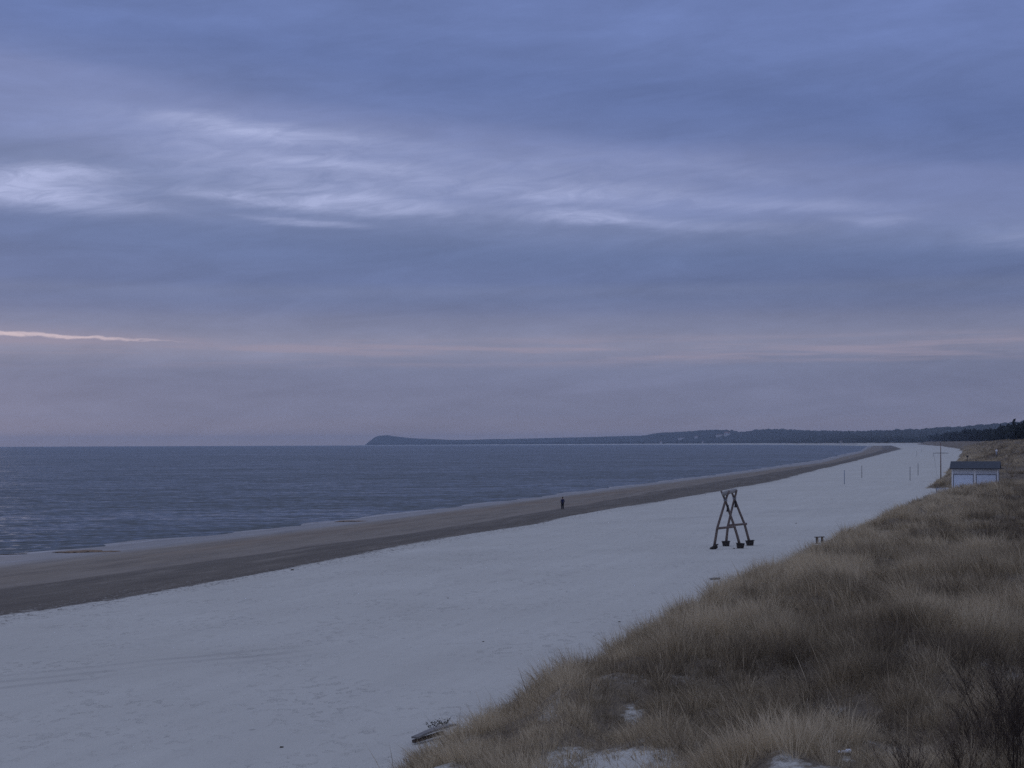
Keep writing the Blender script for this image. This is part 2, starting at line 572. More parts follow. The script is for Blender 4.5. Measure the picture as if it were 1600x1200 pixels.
TRACKS = [(P(0, 1056, 1.4), P(520, 1012, 1.4)), (P(1040, 809, 1.3), P(1330, 795, 1.3)), (P(1240, 752, 1.3), P(1400, 748, 1.3))]
M['ground'] = ground_material()
M['water'] = water_material()


def make_terrain():
    ys = [-60.0]
    while ys[-1] < 4200:
        y = ys[-1]
        ys.append(y + (1.5 if y < 24 else .3 if y < 48 else max(.3, (y - 30) * .014)))
    ys = np.array(ys)
    parts = []
    def seg(a, b, n): return a + (b - a) * np.linspace(0, 1, n, endpoint=False)[None, :]
    x0, x1, x2, x3, xf = [f(ys)[:, None] for f in (X0, X1, X2, X3, XF)]
    cols, acr = [], []
    def add(a, b, n, u, v):
        cols.append(seg(a, b, n))
        acr.append(np.repeat((u + (v - u) * np.linspace(0, 1, n, endpoint=False))[None, :], len(ys), 0))
    add(x0 - 150, x0 - 4, 5, -2, -.4)
    add(x0 - 4, x0, 3, -.4, 0)
    add(x0, x1, 6, 0, 1)
    add(x1, x2, 12, 1, 2)
    add(x2, x3, 12, 2, 3)
    add(x3, x3 + 6, 8, 3, 3.5)
    add(x3 + 6, xf - 2, 40, 3.5, 6)
    add(xf - 2, xf + 24, 90, 6, 7)
    add(xf + 24, xf + 60, 36, 7, 8)
    add(xf + 60, xf + 350, 14, 8, 9)
    add(xf + 350, xf + 2500, 8, 9, 10)
    Xg = np.concatenate(cols, 1)
    Ag = np.concatenate(acr, 1)
    Yg = np.repeat(ys[:, None], Xg.shape[1], 1)
    Z = ground_z(Xg, Yg)
    cov = cover_mask(Xg, Yg)
    nr, nc = Xg.shape
    ff, sz = grid_faces(nr, nc)
    V = np.stack([Xg, Yg, Z], 2).reshape(-1, 3)
    o = np_mesh('beach', V, ff[::1], sz, M['ground'], {'across': Ag.ravel(), 'cover': cov.ravel()}, True)
    o['kind'] = 'structure'


def make_sea():
    rs = [0.0] + list(6.0 * (14000 / 6.0) ** np.linspace(0, 1, 90))
    na = 120
    V, Fc = [(0, 0, 0)], []
    for r in rs[1:]:
        for j in range(na):
            t = 2 * math.pi * j / na
            V.append((r * math.cos(t), r * math.sin(t), -r * r / (2 * RE)))
    for j in range(na): Fc.append((0, 1 + j, 1 + (j + 1) % na))
    for i in range(len(rs) - 2):
        a = 1 + i * na
        for j in range(na):
            j2 = (j + 1) % na
            Fc.append((a + j, a + na + j, a + na + j2, a + j2))
    me = bpy.data.meshes.new('sea')
    me.from_pydata(V, [], Fc)
    me.polygons.foreach_set('use_smooth', [True] * len(me.polygons))
    me.update()
    o = link('sea', me, None, M['water'])
    o['kind'] = 'structure'


make_terrain()
make_sea()

# ------------------------------------------------------------------ far coast across the bay
SHORE = [(560, 11400), (572, 11350), (700, 10800), (900, 9800), (1000, 8900), (1100, 7600), (1200, 6200), (1280, 4900), (1340, 3900), (1400, 3600), (2000, 3500), (2600, 3500)]
RIDGE = [(560, 11700), (572, 11650), (640, 11900), (1000, 10200), (1030, 9000), (1200, 7600), (1300, 6300), (1400, 5200), (1500, 4800), (2600, 4600)]
SKY_ = [(560, 699), (570, 695.5), (574, 692), (580, 687), (585, 683.5), (590, 681), (600, 680), (607, 680), (615, 681.5), (625, 682.5), (640, 684.2), (655, 685), (680, 686), (700, 687), (725, 687.2),
        (745, 686.8), (770, 685.8), (790, 685.8), (830, 684.9), (870, 683.8), (900, 683.2), (935, 682.3), (960, 681.5), (1000, 680.6), (1010, 679.8),
        (1022, 677), (1035, 675.5), (1055, 674.6), (1075, 673.5), (1100, 671.6), (1118, 670.6), (1132, 671), (1145, 672), (1155, 674), (1168, 673),
        (1180, 671), (1200, 669.8), (1220, 669.6), (1240, 671), (1262, 671.8), (1300, 672.6), (1340, 673), (1370, 672), (1400, 671), (1430, 670),
        (1450, 668.3), (1470, 667.0), (1500, 665.5), (1530, 663), (1560, 660.5), (1600, 656.5), (1700, 650), (2600, 645)]


def far_fn(px, t):
    """px column, t: metres behind the shore -> distance, height over the sea datum"""
    r0 = np.interp(px, *zip(*SHORE))
    r1 = np.interp(px, *zip(*RIDGE))
    w = r1 - r0
    zr = HC + r1 * r1 / (2 * RE) - (np.interp(px, *zip(*SKY_)) - (EYE - ROLL * (px - 800))) / F * r1
    dune = np.interp(px, [560, 620, 900, 1250, 1400, 2600], [2.5, 3, 5.0, 6.5, 7.5, 8.5])
    cliff = sstep(640, 590, px)
    front = np.minimum(dune + 14, zr)
    t1 = 85.0
    z = np.interp(t, [-40, 0, 30, 60, t1 - 5], [-1, 0, 2.0, 3.2, 0]) * 1.0
    z = np.where(t > 30, 2.0 + (dune - 2.0) * sstep(30, 62, t), z)
    z = np.where(t > t1, np.maximum(front * sstep(t1 - 4, t1 + 6, t), dune), z)
    up_ = sstep(t1 + 60, 1, 0)
    k = np.clip((t - t1 - 20) / np.maximum(w - t1 - 20, 30), 0, 1)
    k = k ** .8
    z = np.where(t > t1 + 20, front + (zr - front) * (k * k * (3 - 2 * k) * .5 + k * .5), z)
    z = np.where(t > w, np.maximum(zr - (t - w) * .06, -5), z)
    return r0 + t, z


def make_far():
    pxs = np.concatenate([np.arange(562, 1640, .45), np.arange(1640, 2600, 6)])
    # beach strip
    ts = np.array([-40, 0, 10, 20, 30, 40, 50, 60, 75, 95, 140.])
    PX, T = np.meshgrid(pxs, ts, indexing='ij')
    Rr, Z = far_fn(PX, np.minimum(T, 80))
    Rr = np.interp(PX, *zip(*SHORE)) + T
    Z = Z + (vnoise(PX / 7.0, T / 30) - .5) * 1.5 * (T > 45)
    X = (PX - 800) / F * Rr
    ff, sz = grid_faces(*PX.shape)
    V = np.stack([X, Rr, Z - drop(X, Rr)], 2).reshape(-1, 3)
    cov = (sstep(45, 70, T) * sstep(1150, 1260, PX))
    o = np_mesh('far_beach', V, ff, sz, M['ground'], {'across': np.full(X.size, 5.0), 'cover': cov.ravel()}, True)
    o['kind'] = 'structure'
    # wooded hills: canopy surface with crown-sized bumps
    fr = np.concatenate([[83, 86, 90, 96, 104, 120], 120 + np.geomspace(12, 2600, 34)])
    PX, T = np.meshgrid(pxs, fr, indexing='ij')
    w = np.interp(PX, *zip(*RIDGE)) - np.interp(PX, *zip(*SHORE))
    T = np.where(T > 120, 120 + (T - 120) / 2600 * np.maximum(w - 120, 60) * 1.35, T)
    Rr, Z = far_fn(PX, T)
    X = (PX - 800) / F * Rr
    n = (vnoise(X / 14.0, Rr / 30.0) - .5) * 5 + (vnoise(X / 6.0 + 50, Rr / 16.0) - .5) * 3.4
    n2 = np.maximum(vnoise(X / 23.0 + 9, Rr / 60.0) - .7, 0) * 10 * sstep(1090, 1130, PX)
    amp = sstep(84, 100, T) * (.22 + .78 * sstep(1000, 1150, PX))
    Z = np.where(T > 84, Z + (n + n2) * amp - 1.5 * amp, Z - 2)
    V = np.stack([X, Rr, Z - drop(X, Rr)], 2).reshape(-1, 3)
    ff, sz = grid_faces(*PX.shape)
    tone = vnoise(X / 40.0, Rr / 60.0) * .6 + vnoise(X / 9.0, Rr / 16.0) * .4
    o = np_mesh('wooded_hills', V, ff, sz, M['needles'], {'tone': tone.ravel()}, False)
    o['kind'] = 'structure'


make_far()


def far_spot(px, py, lo=90.0):
    a, b = ray(px, py)
    r0 = np.interp(px, *zip(*SHORE))
    ts = np.linspace(lo, 3000, 3000)
    Rr, Z = far_fn(np.full(3000, float(px)), ts)
    zz = HC + b * Rr + Rr * Rr / (2 * RE)
    k = int(np.argmax(zz < Z))
    return (px - 800) / F * Rr[k], float(Rr[k]), float(zz[k]) - drop(0, Rr[k])


def far_house(px, py, wpx, hpx, label, group=None, gable=False, floors=2, onbeach=False):
    if onbeach:
        r = float(np.interp(px, *zip(*SHORE))) + 64
        x, y = (px - 800) / F * r, r
        a, b = ray(px, py)
        z = HC + b * y
    else:
        x, y, z = far_spot(px, py)
        y -= 12
        x = x / (y + 12) * y
    w, h = wpx / F * y, hpx / F * y
    d = min(14.0, w * .6)
    t = empty('white_house', (x, y, z), 0, label, 'house', group)
    wl = MB().box((0, 0, h * .5 - 5), (w, d, h + 10)).build('wall', M['house_wall'], t)
    rb = MB()
    n = len(rb.v)
    rh = h * (.45 if gable else .2)
    for sx in (-1, 1):
        rb.v += [Vector((sx * (w / 2 + .5), -d / 2 - .5, h)), Vector((sx * (w / 2 + .5), d / 2 + .5, h)), Vector((sx * (w / 2 - (1 if gable else 4)), 0, h + rh))]
    rb.f += [[0, 1, 2], [5, 4, 3], [0, 2, 5, 3], [2, 1, 4, 5], [1, 0, 3, 4]]
    rb.build('roof', M['house_roof'], t)
    nw = max(2, int(w / 5))
    for fl in range(floors):
        for i in range(nw):
            wx = -w / 2 + (i + .5) * w / nw
            MB().box((wx, -d / 2 - .05, h * (fl + .5) / floors), (w / nw * .35, .12, h / floors * .4)).build('window', M['house_window'], t)


far_house(1136, 680, 9, 3.6, 'tall white house among the trees on the far hill, right end of the pale row', gable=True)
far_house(1125, 681, 12, 1.8, 'long low pale building on the far hill beside the tall white house', floors=1)
far_house(1088, 684, 5, 2.0, 'small white house low on the far hill, left of the tall white house', gable=True)
far_house(1066, 685.2, 12, 1.2, 'long thin pale building low on the far hill, leftmost on the slope', floors=1)
far_house(1033, 692.6, 3.5, 2.2, 'tiny pale house at the far beach edge below the hill shoulder', onbeach=True, gable=True, floors=1)
far_house(1098, 692.0, 2.5, 1.8, 'tiny pale hut at the far beach edge under the middle of the hill', onbeach=True, gable=True, floors=1)
far_house(1315, 690.6, 5, 1.8, 'white beach pavilion on the pale dune strip at the bend of the bay', onbeach=True, floors=1)

# ------------------------------------------------------------------ blades (vectorised)
def ribbon(root, tip_vec, height, width, curvev, tone, seg=2):
    """curved tapered strips; returns verts, faces, sizes, tones"""
    N = len(root)
    ang = RNG.random(N) * math.pi
    wv = np.stack([np.cos(ang), np.sin(ang) * .6, np.zeros(N)], 1) * width[:, None] * .5
    V = []
    for k in range(seg):
        t = k / seg
        c = root + tip_vec * (height * t)[:, None] + curvev * (t * t) * height[:, None]
        wk = wv * (1 - .35 * t)
        V += [c - wk, c + wk]
    c = root + tip_vec * height[:, None] + curvev * height[:, None]
    V.append(c)
    nv = 2 * seg + 1
    A = np.stack(V, 1).reshape(-1, 3)
    base = (np.arange(N) * nv)[:, None]
    pat, sz = [], []
    for k in range(seg - 1):
        pat += [2 * k, 2 * k + 1, 2 * k + 3, 2 * k + 2]
        sz.append(4)
    pat += [2 * seg - 2, 2 * seg - 1, 2 * seg]
    sz.append(3)
    Fc = (base + np.array(pat)[None, :]).ravel()
    return A, Fc, np.tile(sz, N), np.repeat(tone, nv)


def join(chunks):
    off = 0
    V, Fc, S, T = [], [], [], []
    for a, f, s, t in chunks:
        V.append(a)
        Fc.append(f + off)
        S.append(s)
        T.append(t)
        off += len(a)
    return np.concatenate(V), np.concatenate(Fc), np.concatenate(S), np.concatenate(T)


def in_view(X, Y, m=240):
    px = 800 + X / Y * F
    return (px > -m) & (px < 1600 + m) & (Y > 5)


def grass_zone(y0, y1, s0, s1, dens_t, per, hgt, wid, spread, seg=2):
    n = int((y1 - y0) * (s1 - s0) * dens_t)
    Y = RNG.uniform(y0, y1, n)
    X = XF(Y) + RNG.uniform(s0, s1, n)
    keep = in_view(X, Y) & (RNG.random(n) < cover_mask(X, Y) * 1.0)
    # nothing grows under the hut or on its path
    keep &= ~((X > 70.5) & (X < 83) & (Y > 246) & (Y < 262))
    X, Y = X[keep], Y[keep]
    n = len(X)
    big = fbm(X / 4.5 + 70, Y / 6.0, 3)
    th = (.55 + .75 * big) * RNG.uniform(.75, 1.15, n) * hgt
    tus = fbm(X / 1.5 + 5, Y / 2.2 + 60, 2)
    th *= (.55 + .45 * sstep(1.0, 3.5, X - XF(Y))) * (.38 + 1.05 * sstep(.3, .70, tus)) * RNG.uniform(.7, 1.15, n)
    th *= .62 + .38 * sstep(34, 43, Y)
    tone = .5 + (fbm(X / 3.5, Y / 5.0 + 20, 3) - .5) * 1.5 + RNG.normal(0, .10, n)
    edge = 1 - sstep(4, 16, X - XF(Y))
    tone += .32 * edge - .15 + (tus - .5) * .65 + (fbm(X / .7, Y / 1.0 + 9, 2) - .5) * .5  # lighter seaward edge; hollows between tussocks darkened, shade put into the tone
    # per blade
    k = RNG.integers(int(per * .6), int(per * 1.4) + 1, n)
    I = np.repeat(np.arange(n), k)
    N = len(I)
    ang = RNG.random(N) * 2 * math.pi
    rr = np.sqrt(RNG.random(N)) * spread
    bx, by = X[I] + np.cos(ang) * rr, Y[I] + np.sin(ang) * rr
    bz = ground_z(bx, by) - .03
    root = np.stack([bx, by, bz], 1)
    h = th[I] * RNG.uniform(.55, 1.1, N)
    lean = .25 + .45 * RNG.random(N) ** 1.5
    wn = (fbm(bx / 3.0 + 11, by / 4.0, 2) - .32) * 1.0
    tx = np.cos(ang) * lean * (rr / spread) - .40 * wn + RNG.normal(0, .10, N)
    ty = np.sin(ang) * lean * (rr / spread) - .15 * wn
    tv = np.stack([tx, ty, np.ones(N)], 1)
    tv /= np.linalg.norm(tv, axis=1)[:, None]
    droop = RNG.uniform(.05, .55, N)
    cv = np.stack([np.cos(ang) * droop * .6 - .40 * wn, np.sin(ang) * droop * .6 - .1 * wn, -droop * .5], 1)
    tn = np.clip(tone[I] + RNG.normal(0, .22, N), 0, 1)
    return ribbon(root, tv, h, wid * RNG.uniform(.6, 1.3, N), cv, tn, seg)


ch = [grass_zone(25, 50, .7, 20, 9.0, 44, .98, .010, .22, 3),
      grass_zone(50, 80, .7, 20, 6.0, 34, .95, .015, .26, 2),
      grass_zone(80, 130, .7, 22, 4.4, 24, .90, .024, .30, 2),
      grass_zone(130, 270, .6, 24, 2.6, 16, .85, .040, .36, 2),
      grass_zone(270, 520, .6, 36, 1.0, 9, .80, .085, .5, 2),
      grass_zone(520, 1400, .6, 36, .30, 6, .9, .20, .8, 2)]
# low dead thatch between the tussocks
def thatch(y0, y1, dens, wid):
    n = int((y1 - y0) * 20 * dens)
    Y = RNG.uniform(y0, y1, n)
    X = XF(Y) + RNG.uniform(.5, 20, n)
    keep = in_view(X, Y) & (RNG.random(n) < cover_mask(X, Y) * .9 + .03)
    X, Y = X[keep], Y[keep]
    n = len(X)
    root = np.stack([X, Y, ground_z(X, Y) + .0], 1)
    a = RNG.random(n) * 6.283
    tv = np.stack([np.cos(a), np.sin(a), RNG.uniform(.25, 1.1, n)], 1)
    tv /= np.linalg.norm(tv, axis=1)[:, None]
    cv = np.stack([RNG.normal(0, .3, n), RNG.normal(0, .3, n), -RNG.uniform(0, .4, n)], 1)
    return ribbon(root, tv, RNG.uniform(.15, .5, n), wid * RNG.uniform(.6, 1.2, n), cv, np.clip(RNG.normal(.36, .22, n), 0, 1), 2)
ch += [thatch(25, 40, 260, .010), thatch(40, 50, 130, .010), thatch(50, 90, 50, .018)]
# a few long flower stalks standing above the tussocks
n = 900
Y = RNG.uniform(26, 95, n)
X = XF(Y) + RNG.uniform(1.5, 18, n)
kp = in_view(X, Y) & (cover_mask(X, Y) > .6)
X, Y = X[kp], Y[kp]
n = len(X)
tv = np.stack([RNG.normal(-.12, .16, n), RNG.normal(0, .12, n), np.ones(n)], 1)
ch.append(ribbon(np.stack([X, Y, ground_z(X, Y)], 1), tv, RNG.uniform(.85, 1.2, n), RNG.uniform(.008, .012, n) * (1 + Y / 90),
                 np.stack([RNG.normal(-.1, .08, n), RNG.normal(0, .05, n), -RNG.random(n) * .05], 1), np.clip(RNG.normal(.5, .3, n), 0, 1), 3))
V, Fc, S, T = join(ch)
print('grass verts', len(V))
o = np_mesh('dune_grass', V, Fc, S, M['grass'], {'tone': T})
setp(o, 'dry straw coloured marram grass covering the dune beside the beach', 'grass', None, 'stuff')

# ------------------------------------------------------------------ forest behind the dunes
def crown_cards(cx, cy, cz, rx, rz, k, size, tone):
    """leafy faces spread through the volume of each crown (arrays per tree)"""
    n = len(cx)
    I = np.repeat(np.arange(n), k)
    N = len(I)
    u = RNG.normal(size=(N, 3))
    u /= np.linalg.norm(u, axis=1)[:, None]
    # clump the cards around a few sub-lobes
    lob = RNG.normal(size=(n, 7, 3))
    lob /= np.linalg.norm(lob, axis=2)[:, :, None]
    L = lob[I, RNG.integers(0, 7, N)]
    p = L * .58 + u * (RNG.random(N) ** .4 * .46)[:, None]
    shape = 1 - .35 * np.clip(p[:, 2], -1, 1)
    C = np.stack([cx[I] + p[:, 0] * rx[I] * shape, cy[I] + p[:, 1] * rx[I] * shape, cz[I] + p[:, 2] * rz[I]], 1)
    a = RNG.normal(size=(N, 3))
    a /= np.linalg.norm(a, axis=1)[:, None]
    b = np.cross(a, RNG.normal(size=(N, 3)))
    b /= np.linalg.norm(b, axis=1)[:, None]
    s = size[I] * RNG.uniform(.6, 1.3, N)
    q = [C + (a * s[:, None]), C + (b * s[:, None]) * .7, C - (a * s[:, None]), C - (b * s[:, None]) * .7]
    A = np.stack(q, 1).reshape(-1, 3)
    Fc = (np.arange(N) * 4)[:, None] + np.arange(4)[None, :]
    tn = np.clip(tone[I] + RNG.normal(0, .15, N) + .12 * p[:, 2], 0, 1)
    return A, Fc.ravel(), np.full(N, 4), np.repeat(tn, 4)


def forest_zone(y0, y1, s0, s1, step, k, hmin, hmax):
    ny, ns = int((y1 - y0) / step), int((s1 - s0) / step)
    Y, Sx = np.meshgrid(y0 + (np.arange(ny) + .5) * step, s0 + (np.arange(ns) + .5) * step, indexing='ij')
    Y = Y.ravel() + RNG.uniform(-.45, .45, Y.size) * step
    X = XF(Y) + Sx.ravel() + RNG.uniform(-.45, .45, Y.size) * step
    kp = in_view(X, Y, 160)
    X, Y = X[kp], Y[kp]
    g = ground_z(X, Y)
    h = RNG.uniform(hmin, hmax, len(X)) + (fbm(X / 60., Y / 60., 2) - .5) * 4
    rx = step * RNG.uniform(.65, .95, len(X))
    return crown_cards(X, Y, g + h * .56, rx, h * .46, k, step * .20 + 0 * X, np.clip(.45 + RNG.normal(0, .14, len(X)), 0, 1))


fc = [forest_zone(560, 1000, 36, 90, 4.6, 150, 8, 12),
      forest_zone(440, 560, 42, 90, 4.6, 170, 8, 11),
      forest_zone(1000, 2000, 34, 130, 6.5, 70, 10, 14),
      forest_zone(2000, 4100, 32, 330, 11, 45, 12, 17)]
V, Fc, S, T = join(fc)
print('forest verts', len(V))
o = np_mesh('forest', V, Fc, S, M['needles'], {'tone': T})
setp(o, 'dark pine forest running along behind the dunes', 'forest', None, 'stuff')


def pine(loc, h, seed):
    rs = random.Random(seed)
    t = empty('pine_tree', loc, rs.random() * 6, 'dark pine at the seaward edge of the forest behind the dunes', 'tree', 'pines at the front edge of the forest')
    tr = MB()
    tr.tube([(0, 0, -.5), (.1, 0, h * .3), (.15, .1, h * .65), (.1, .1, h * .93)], [.24, .19, .12, .04], 8)
    for k in range(9):
        a = rs.random() * 6.28
        z = h * (.28 + .06 * k)
        L = h * .24 * (1 - k * .06)
        tr.tube([(.1, 0, z), (math.cos(a) * L * .6, math.sin(a) * L * .6, z + .5), (math.cos(a) * L, math.sin(a) * L, z + 1.1)], [.07, .05, .02], 5)
    tr.build('trunk', M['bark'], t, True)
    a, f, s, tn = crown_cards(np.zeros(3), np.zeros(3), np.array([.42, .58, .76]) * h, np.array([.34, .30, .2]) * h, np.array([.22, .24, .2]) * h, 420, np.full(3, .42), np.array([.42, .48, .52]))
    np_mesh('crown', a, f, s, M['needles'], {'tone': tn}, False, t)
    return t


for i, (Y, s) in enumerate([(452, 29), (468, 32), (486, 27.5), (503, 33), (524, 29), (546, 33), (571, 30), (600, 32), (632, 30), (668, 31), (706, 31), (750, 30)]):
    x = float(XF(np.array(Y * 1.0))) + s
    pine((x, Y, float(ground_z(x, Y))), random.uniform(8.0, 10.5), i)

# ------------------------------------------------------------------ swing frame on the beach
def swing_frame():
    bx, by, bz = hit(1143, 857)
    t = empty('swing_frame', (bx, by, bz), 0, 'tall timber swing frame of crossed poles standing alone on the pale sand', 'swing frame')
    def w(px, py, Y):
        a, b = ray(px, py)
        return Vector((a * Y - bx, Y - by, HC + b * Y - bz))
    Yn, Yf = by - .1, by + 3.3
    legs = [((1115.5, 857), (1120.5, 825), (1133.2, 782), (1139.3, 766.5), Yn, .55, -.35),
            ((1157, 855), (1148, 823), (1133.5, 782), (1127, 767), Yn, .35, .35),
            ((1134, 853), (1137, 822), (1147.3, 779), (1151, 765.5), Yf, .35, -.35),
            ((1172, 851), (1163.5, 819), (1147.6, 779), (1142.5, 767), Yf, .35, .35)]
    rs = random.Random(3)
    for i, (f, m1, m2, tp, Y, e, dy) in enumerate(legs):
        so = (.10 if i % 2 else -.10)
        pts = [w(*f, Y), w(*m1, Y), w(*m2, Y), w(*tp, Y)]
        for q, p in enumerate(pts): p.y += so + (0.0 if q else 0)
        pts[0].z = float(ground_z(bx + pts[0].x, by + pts[0].y)) - bz + .12
        mids = []
        for a_, b_ in zip(pts[:-1], pts[1:]):
            for u in (0, .5): mids.append(a_.lerp(b_, u) + Vector((rs.uniform(-.01, .01), 0, 0)))
        mids.append(pts[-1])
        n = len(mids)
        lg = MB().tube(mids, [.115 - .035 * j / (n - 1) for j in range(n)], 10).build('leg', M['post_wood'], t, True)
        # anchoring box at the foot, flared upward, tipped a little
        c = pts[0]
        rot = Matrix.Rotation(R([-28, 3, -2, -5][i]), 3, 'Y') @ Matrix.Rotation(R([10, 0, 0, 6][i]), 3, 'Z')
        fb = MB().box((c.x, c.y, c.z + [-.02, .02, .02, .04][i]), (.60, .5, [.26, .42, .42, .42][i]), rot, .78)
        fb.box((c.x, c.y, c.z + [.12, .27, .27, .29][i]), (.68, .56, .06), rot)
        fb.build('footing', M['dark_footing'], lg, False, .02)
    for a_, b_, Y, so in (((1118.5, 825.5), (1148.5, 822.5), Yn, -.26), ((1136.5, 820.8), (1166.5, 818.2), Yf, -.26)):
        p, q = w(*a_, Y), w(*b_, Y)
        p.y += so; q.y += so
        MB().tube([p, p.lerp(q, .5), q], [.10, .095, .09], 10).build('crossbar', M['post_wood'], t, True)
    p, q = w(1131.5, 771.5, Yn - .45), w(1149, 766.3, Yf + .5)
    MB().tube([p, p.lerp(q, .5) + Vector((0, 0, .03)), q], [.19, .18, .165], 12).build('beam', M['beam_wood'], t, True)
    for (a_, Y) in (((1136.5, 793), Yn), ((1148.8, 786.5), Yf)):
        c = w(*a_, Y)
        MB().box((c.x, c.y - .2, c.z), (.16, .14, .42)).box((c.x, c.y - .2, c.z - .27), (.2, .2, .12)).build('bracket', M['dark_footing'], t, False, .01)
    for (a_, Y) in (((1133.3, 781), Yn), ((1147.4, 778.5), Yf)):
        c = w(*a_, Y)
        mb = MB()
        for k in range(3):
            mb.box((c.x, c.y, c.z - .07 + k * .07), (.30, .46, .035))
        mb.build('strap', M['grey_metal'], t, False, .005)


swing_frame()

# ------------------------------------------------------------------ equipment hut
def hut():
    yb = 252.0
    xl, xr = ray(1488.5, 760)[0] * yb, ray(1558, 760)[0] * yb
    xc, W = (xl + xr) / 2, xr - xl
    zb = HC + ray(1490, 764)[1] * yb - .3
    ze = HC + ray(1500, 732)[1] * yb - zb         # eave height
    zr = HC + ray(1500, 722)[1] * (yb + 3.6) - zb     # ridge height
    D = 6.6
    t = empty('beach_hut', (xc, yb, zb), R(-19), 'white boarded beach hut with dark roof and two wide shutters', 'hut')
    wl = MB()
    wl.box((0, D / 2, ze / 2), (W, D, ze))
    n = len(wl.v)
    for sx in (-1, 1):
        wl.v += [Vector((sx * W / 2, 0, ze)), Vector((sx * W / 2, D, ze)), Vector((sx * W / 2, D / 2, zr - .1))]
    wl.f += [[n, n + 2, n + 1], [n + 3, n + 4, n + 5]]
    # board joints
    k = 0
    z = .35
    for k in range(int(W / .16)):
        wl.box((-W / 2 + .08 + k * .16, -.012, ze - .42), (.152, .024, .66))
    wl.build('wall', M['white_board'], t)
    rf = MB()
    o_, ov = .55, .32
    th = .14
    for sgn, y0, y1 in ((1, -o_, D / 2), (-1, D + o_, D / 2)):
        n = len(rf.v)
        za = ze - .06
        for x in (-W / 2 - ov, W / 2 + ov):
            rf.v += [Vector((x, y0, za)), Vector((x, y1, zr)), Vector((x, y1, zr + th)), Vector((x, y0, za + th))]
        rf.f += [[n, n + 1, n + 2, n + 3], [n + 7, n + 6, n + 5, n + 4], [n + 3, n + 2, n + 6, n + 7], [n, n + 4, n + 5, n + 1], [n, n + 3, n + 7, n + 4]]
    r_ = rf.build('roof', M['roof_felt'], t)
    MB().box((0, -o_ - .03, ze - .02), (W + 2 * ov, .05, .2)).build('fascia', M['trim_grey'], r_, False, .01)
    MB().tube([(-W / 2 - .2, -o_ - .12, ze + .0), (W / 2 + .95, -o_ - .12, ze + .0)], .055, 8).build('gutter', M['post_dark'], r_, True)
    for sx in (-1, 1):
        MB().box((sx * (W / 2 - .09), -.05, ze / 2 - .05), (.22, .1, ze - .1)).build('corner_board', M['sign_white'], t, False, .01)
    MB().box((0, -.05, ze / 2 - .05), (.34, .1, ze - .15)).build('middle_post', M['sign_white'], t, False, .01)
    for i, sx in enumerate((-1, 1)):
        cx = sx * (W / 4 - .02)
        dw = W / 2 - .62
        top = ze - 1.05
        d = MB()
        for k in range(8):
            hh = top / 8
            d.box((cx, -.05 - .004 * (k % 2), hh * (k + .5)), (dw, .06, hh - .006))
        ds = d.build('shutter', M['door_white'], t)
        f = MB()
        f.box((cx, -.11, top + .05), (dw + .1, .08, .1))
        for q in (-1, 1): f.box((cx + q * (dw / 2 + .06), -.10, top / 2), (.08, .08, top))
        f.build('frame', M['trim_grey'], ds)
        MB().box((cx, -.12, top * .35), (.3, .05, .06)).build('handle', M['post_dark'], ds)
    # downpipe at the right corner
    MB().tube([(W / 2 + .12, -.1, ze - .1), (W / 2 + .12, -.1, .1)], .05, 8).build('downpipe', M['trim_grey'], t, True)


hut()

# low shed roof behind the hut to the right is part of the gutter line; mast with yard
def mast():
    x, y, z = ray(1470, 755)[0] * 262, 262.0, 0
    y = 275.0
    x = ray(1470, 740)[0] * y
    z = float(ground_z(x, y))
    top = HC + ray(1470, 692)[1] * y - z
    t = empty('signal_mast', (x, y, z), 0, 'tall rust brown signal mast with a thin yard beside the beach hut', 'mast')
    MB().tube([(0, 0, -.4), (0, 0, top * .5), (0, 0, top)], [.10, .085, .05], 10).build('pole', M['mast_red'], t, True)
    yz = HC + ray(1470, 708)[1] * y - z
    h = 12.0 / F * y
    MB().tube([(-h, -.08, yz), (0, -.1, yz + .02), (h, -.08, yz)], [.035, .05, .035], 8).build('yard', M['post_dark'], t, True)
    MB().tube([(-h + .1, -.08, yz), (-h * .75, -.3, yz * .55), (-h * .55, -.4, .6)], .012, 5).build('halyard', M['post_dark'], t)
    MB().tube([(0, 0, top), (0, 0, top + .08)], [.08, .03], 10).build('cap', M['post_dark'], t, True)
    MB().box((0, -.16, 1.2), (.08, .1, .25)).build('cleat', M['post_dark'], t)


mast()

# ------------------------------------------------------------------ net posts
def net_post_proto(name, loc, h, mat, label, group, ball=True):
    t = empty(name, loc, 0, label, 'post', group)
    MB().tube([(0, 0, -.4), (0, 0, h)], [.06, .055], 10).build('pole', mat, t, True)
    MB().tube([(0, 0, h), (0, 0, h + .05)], [.065, .05], 10).build('cap', M['post_dark'], t, True)
    MB().box((0, -.08, h * .55), (.06, .08, .16)).build('winch', M['post_dark'], t)
    return t


NP = [(1319.3, 756.5, 735, 'post_blue', 'blue net post on the open sand, leftmost and nearest the sea'),
      (1346.6, 747, 728, 'post_dark', 'dark net post just behind and right of the blue post'),
      (1422, 751, 730, 'post_dark', 'dark net post nearer the dunes, the closer of the right hand pair'),
      (1434.5, 743, 724, 'post_dark', 'dark net post nearer the dunes, the farther of the right hand pair'),
      (1432.3, 713, 705, 'post_dark', 'small distant net post on the sand beyond the right hand pair'),
      (1439.8, 706.5, 702, 'post_dark', 'tiny far net post right of the distant one'),
      (1458, 714, 707, 'post_dark', 'thin distant post on the sand left of the signal mast')]
for (px, pb, pt, mk, lb) in NP:
    x, y, z = hit(px, pb)
    h = (HC + ray(px, pt)[1] * y) - z
    net_post_proto('net_post', (x, y, z), h, M[mk], lb, 'net posts on the beach')

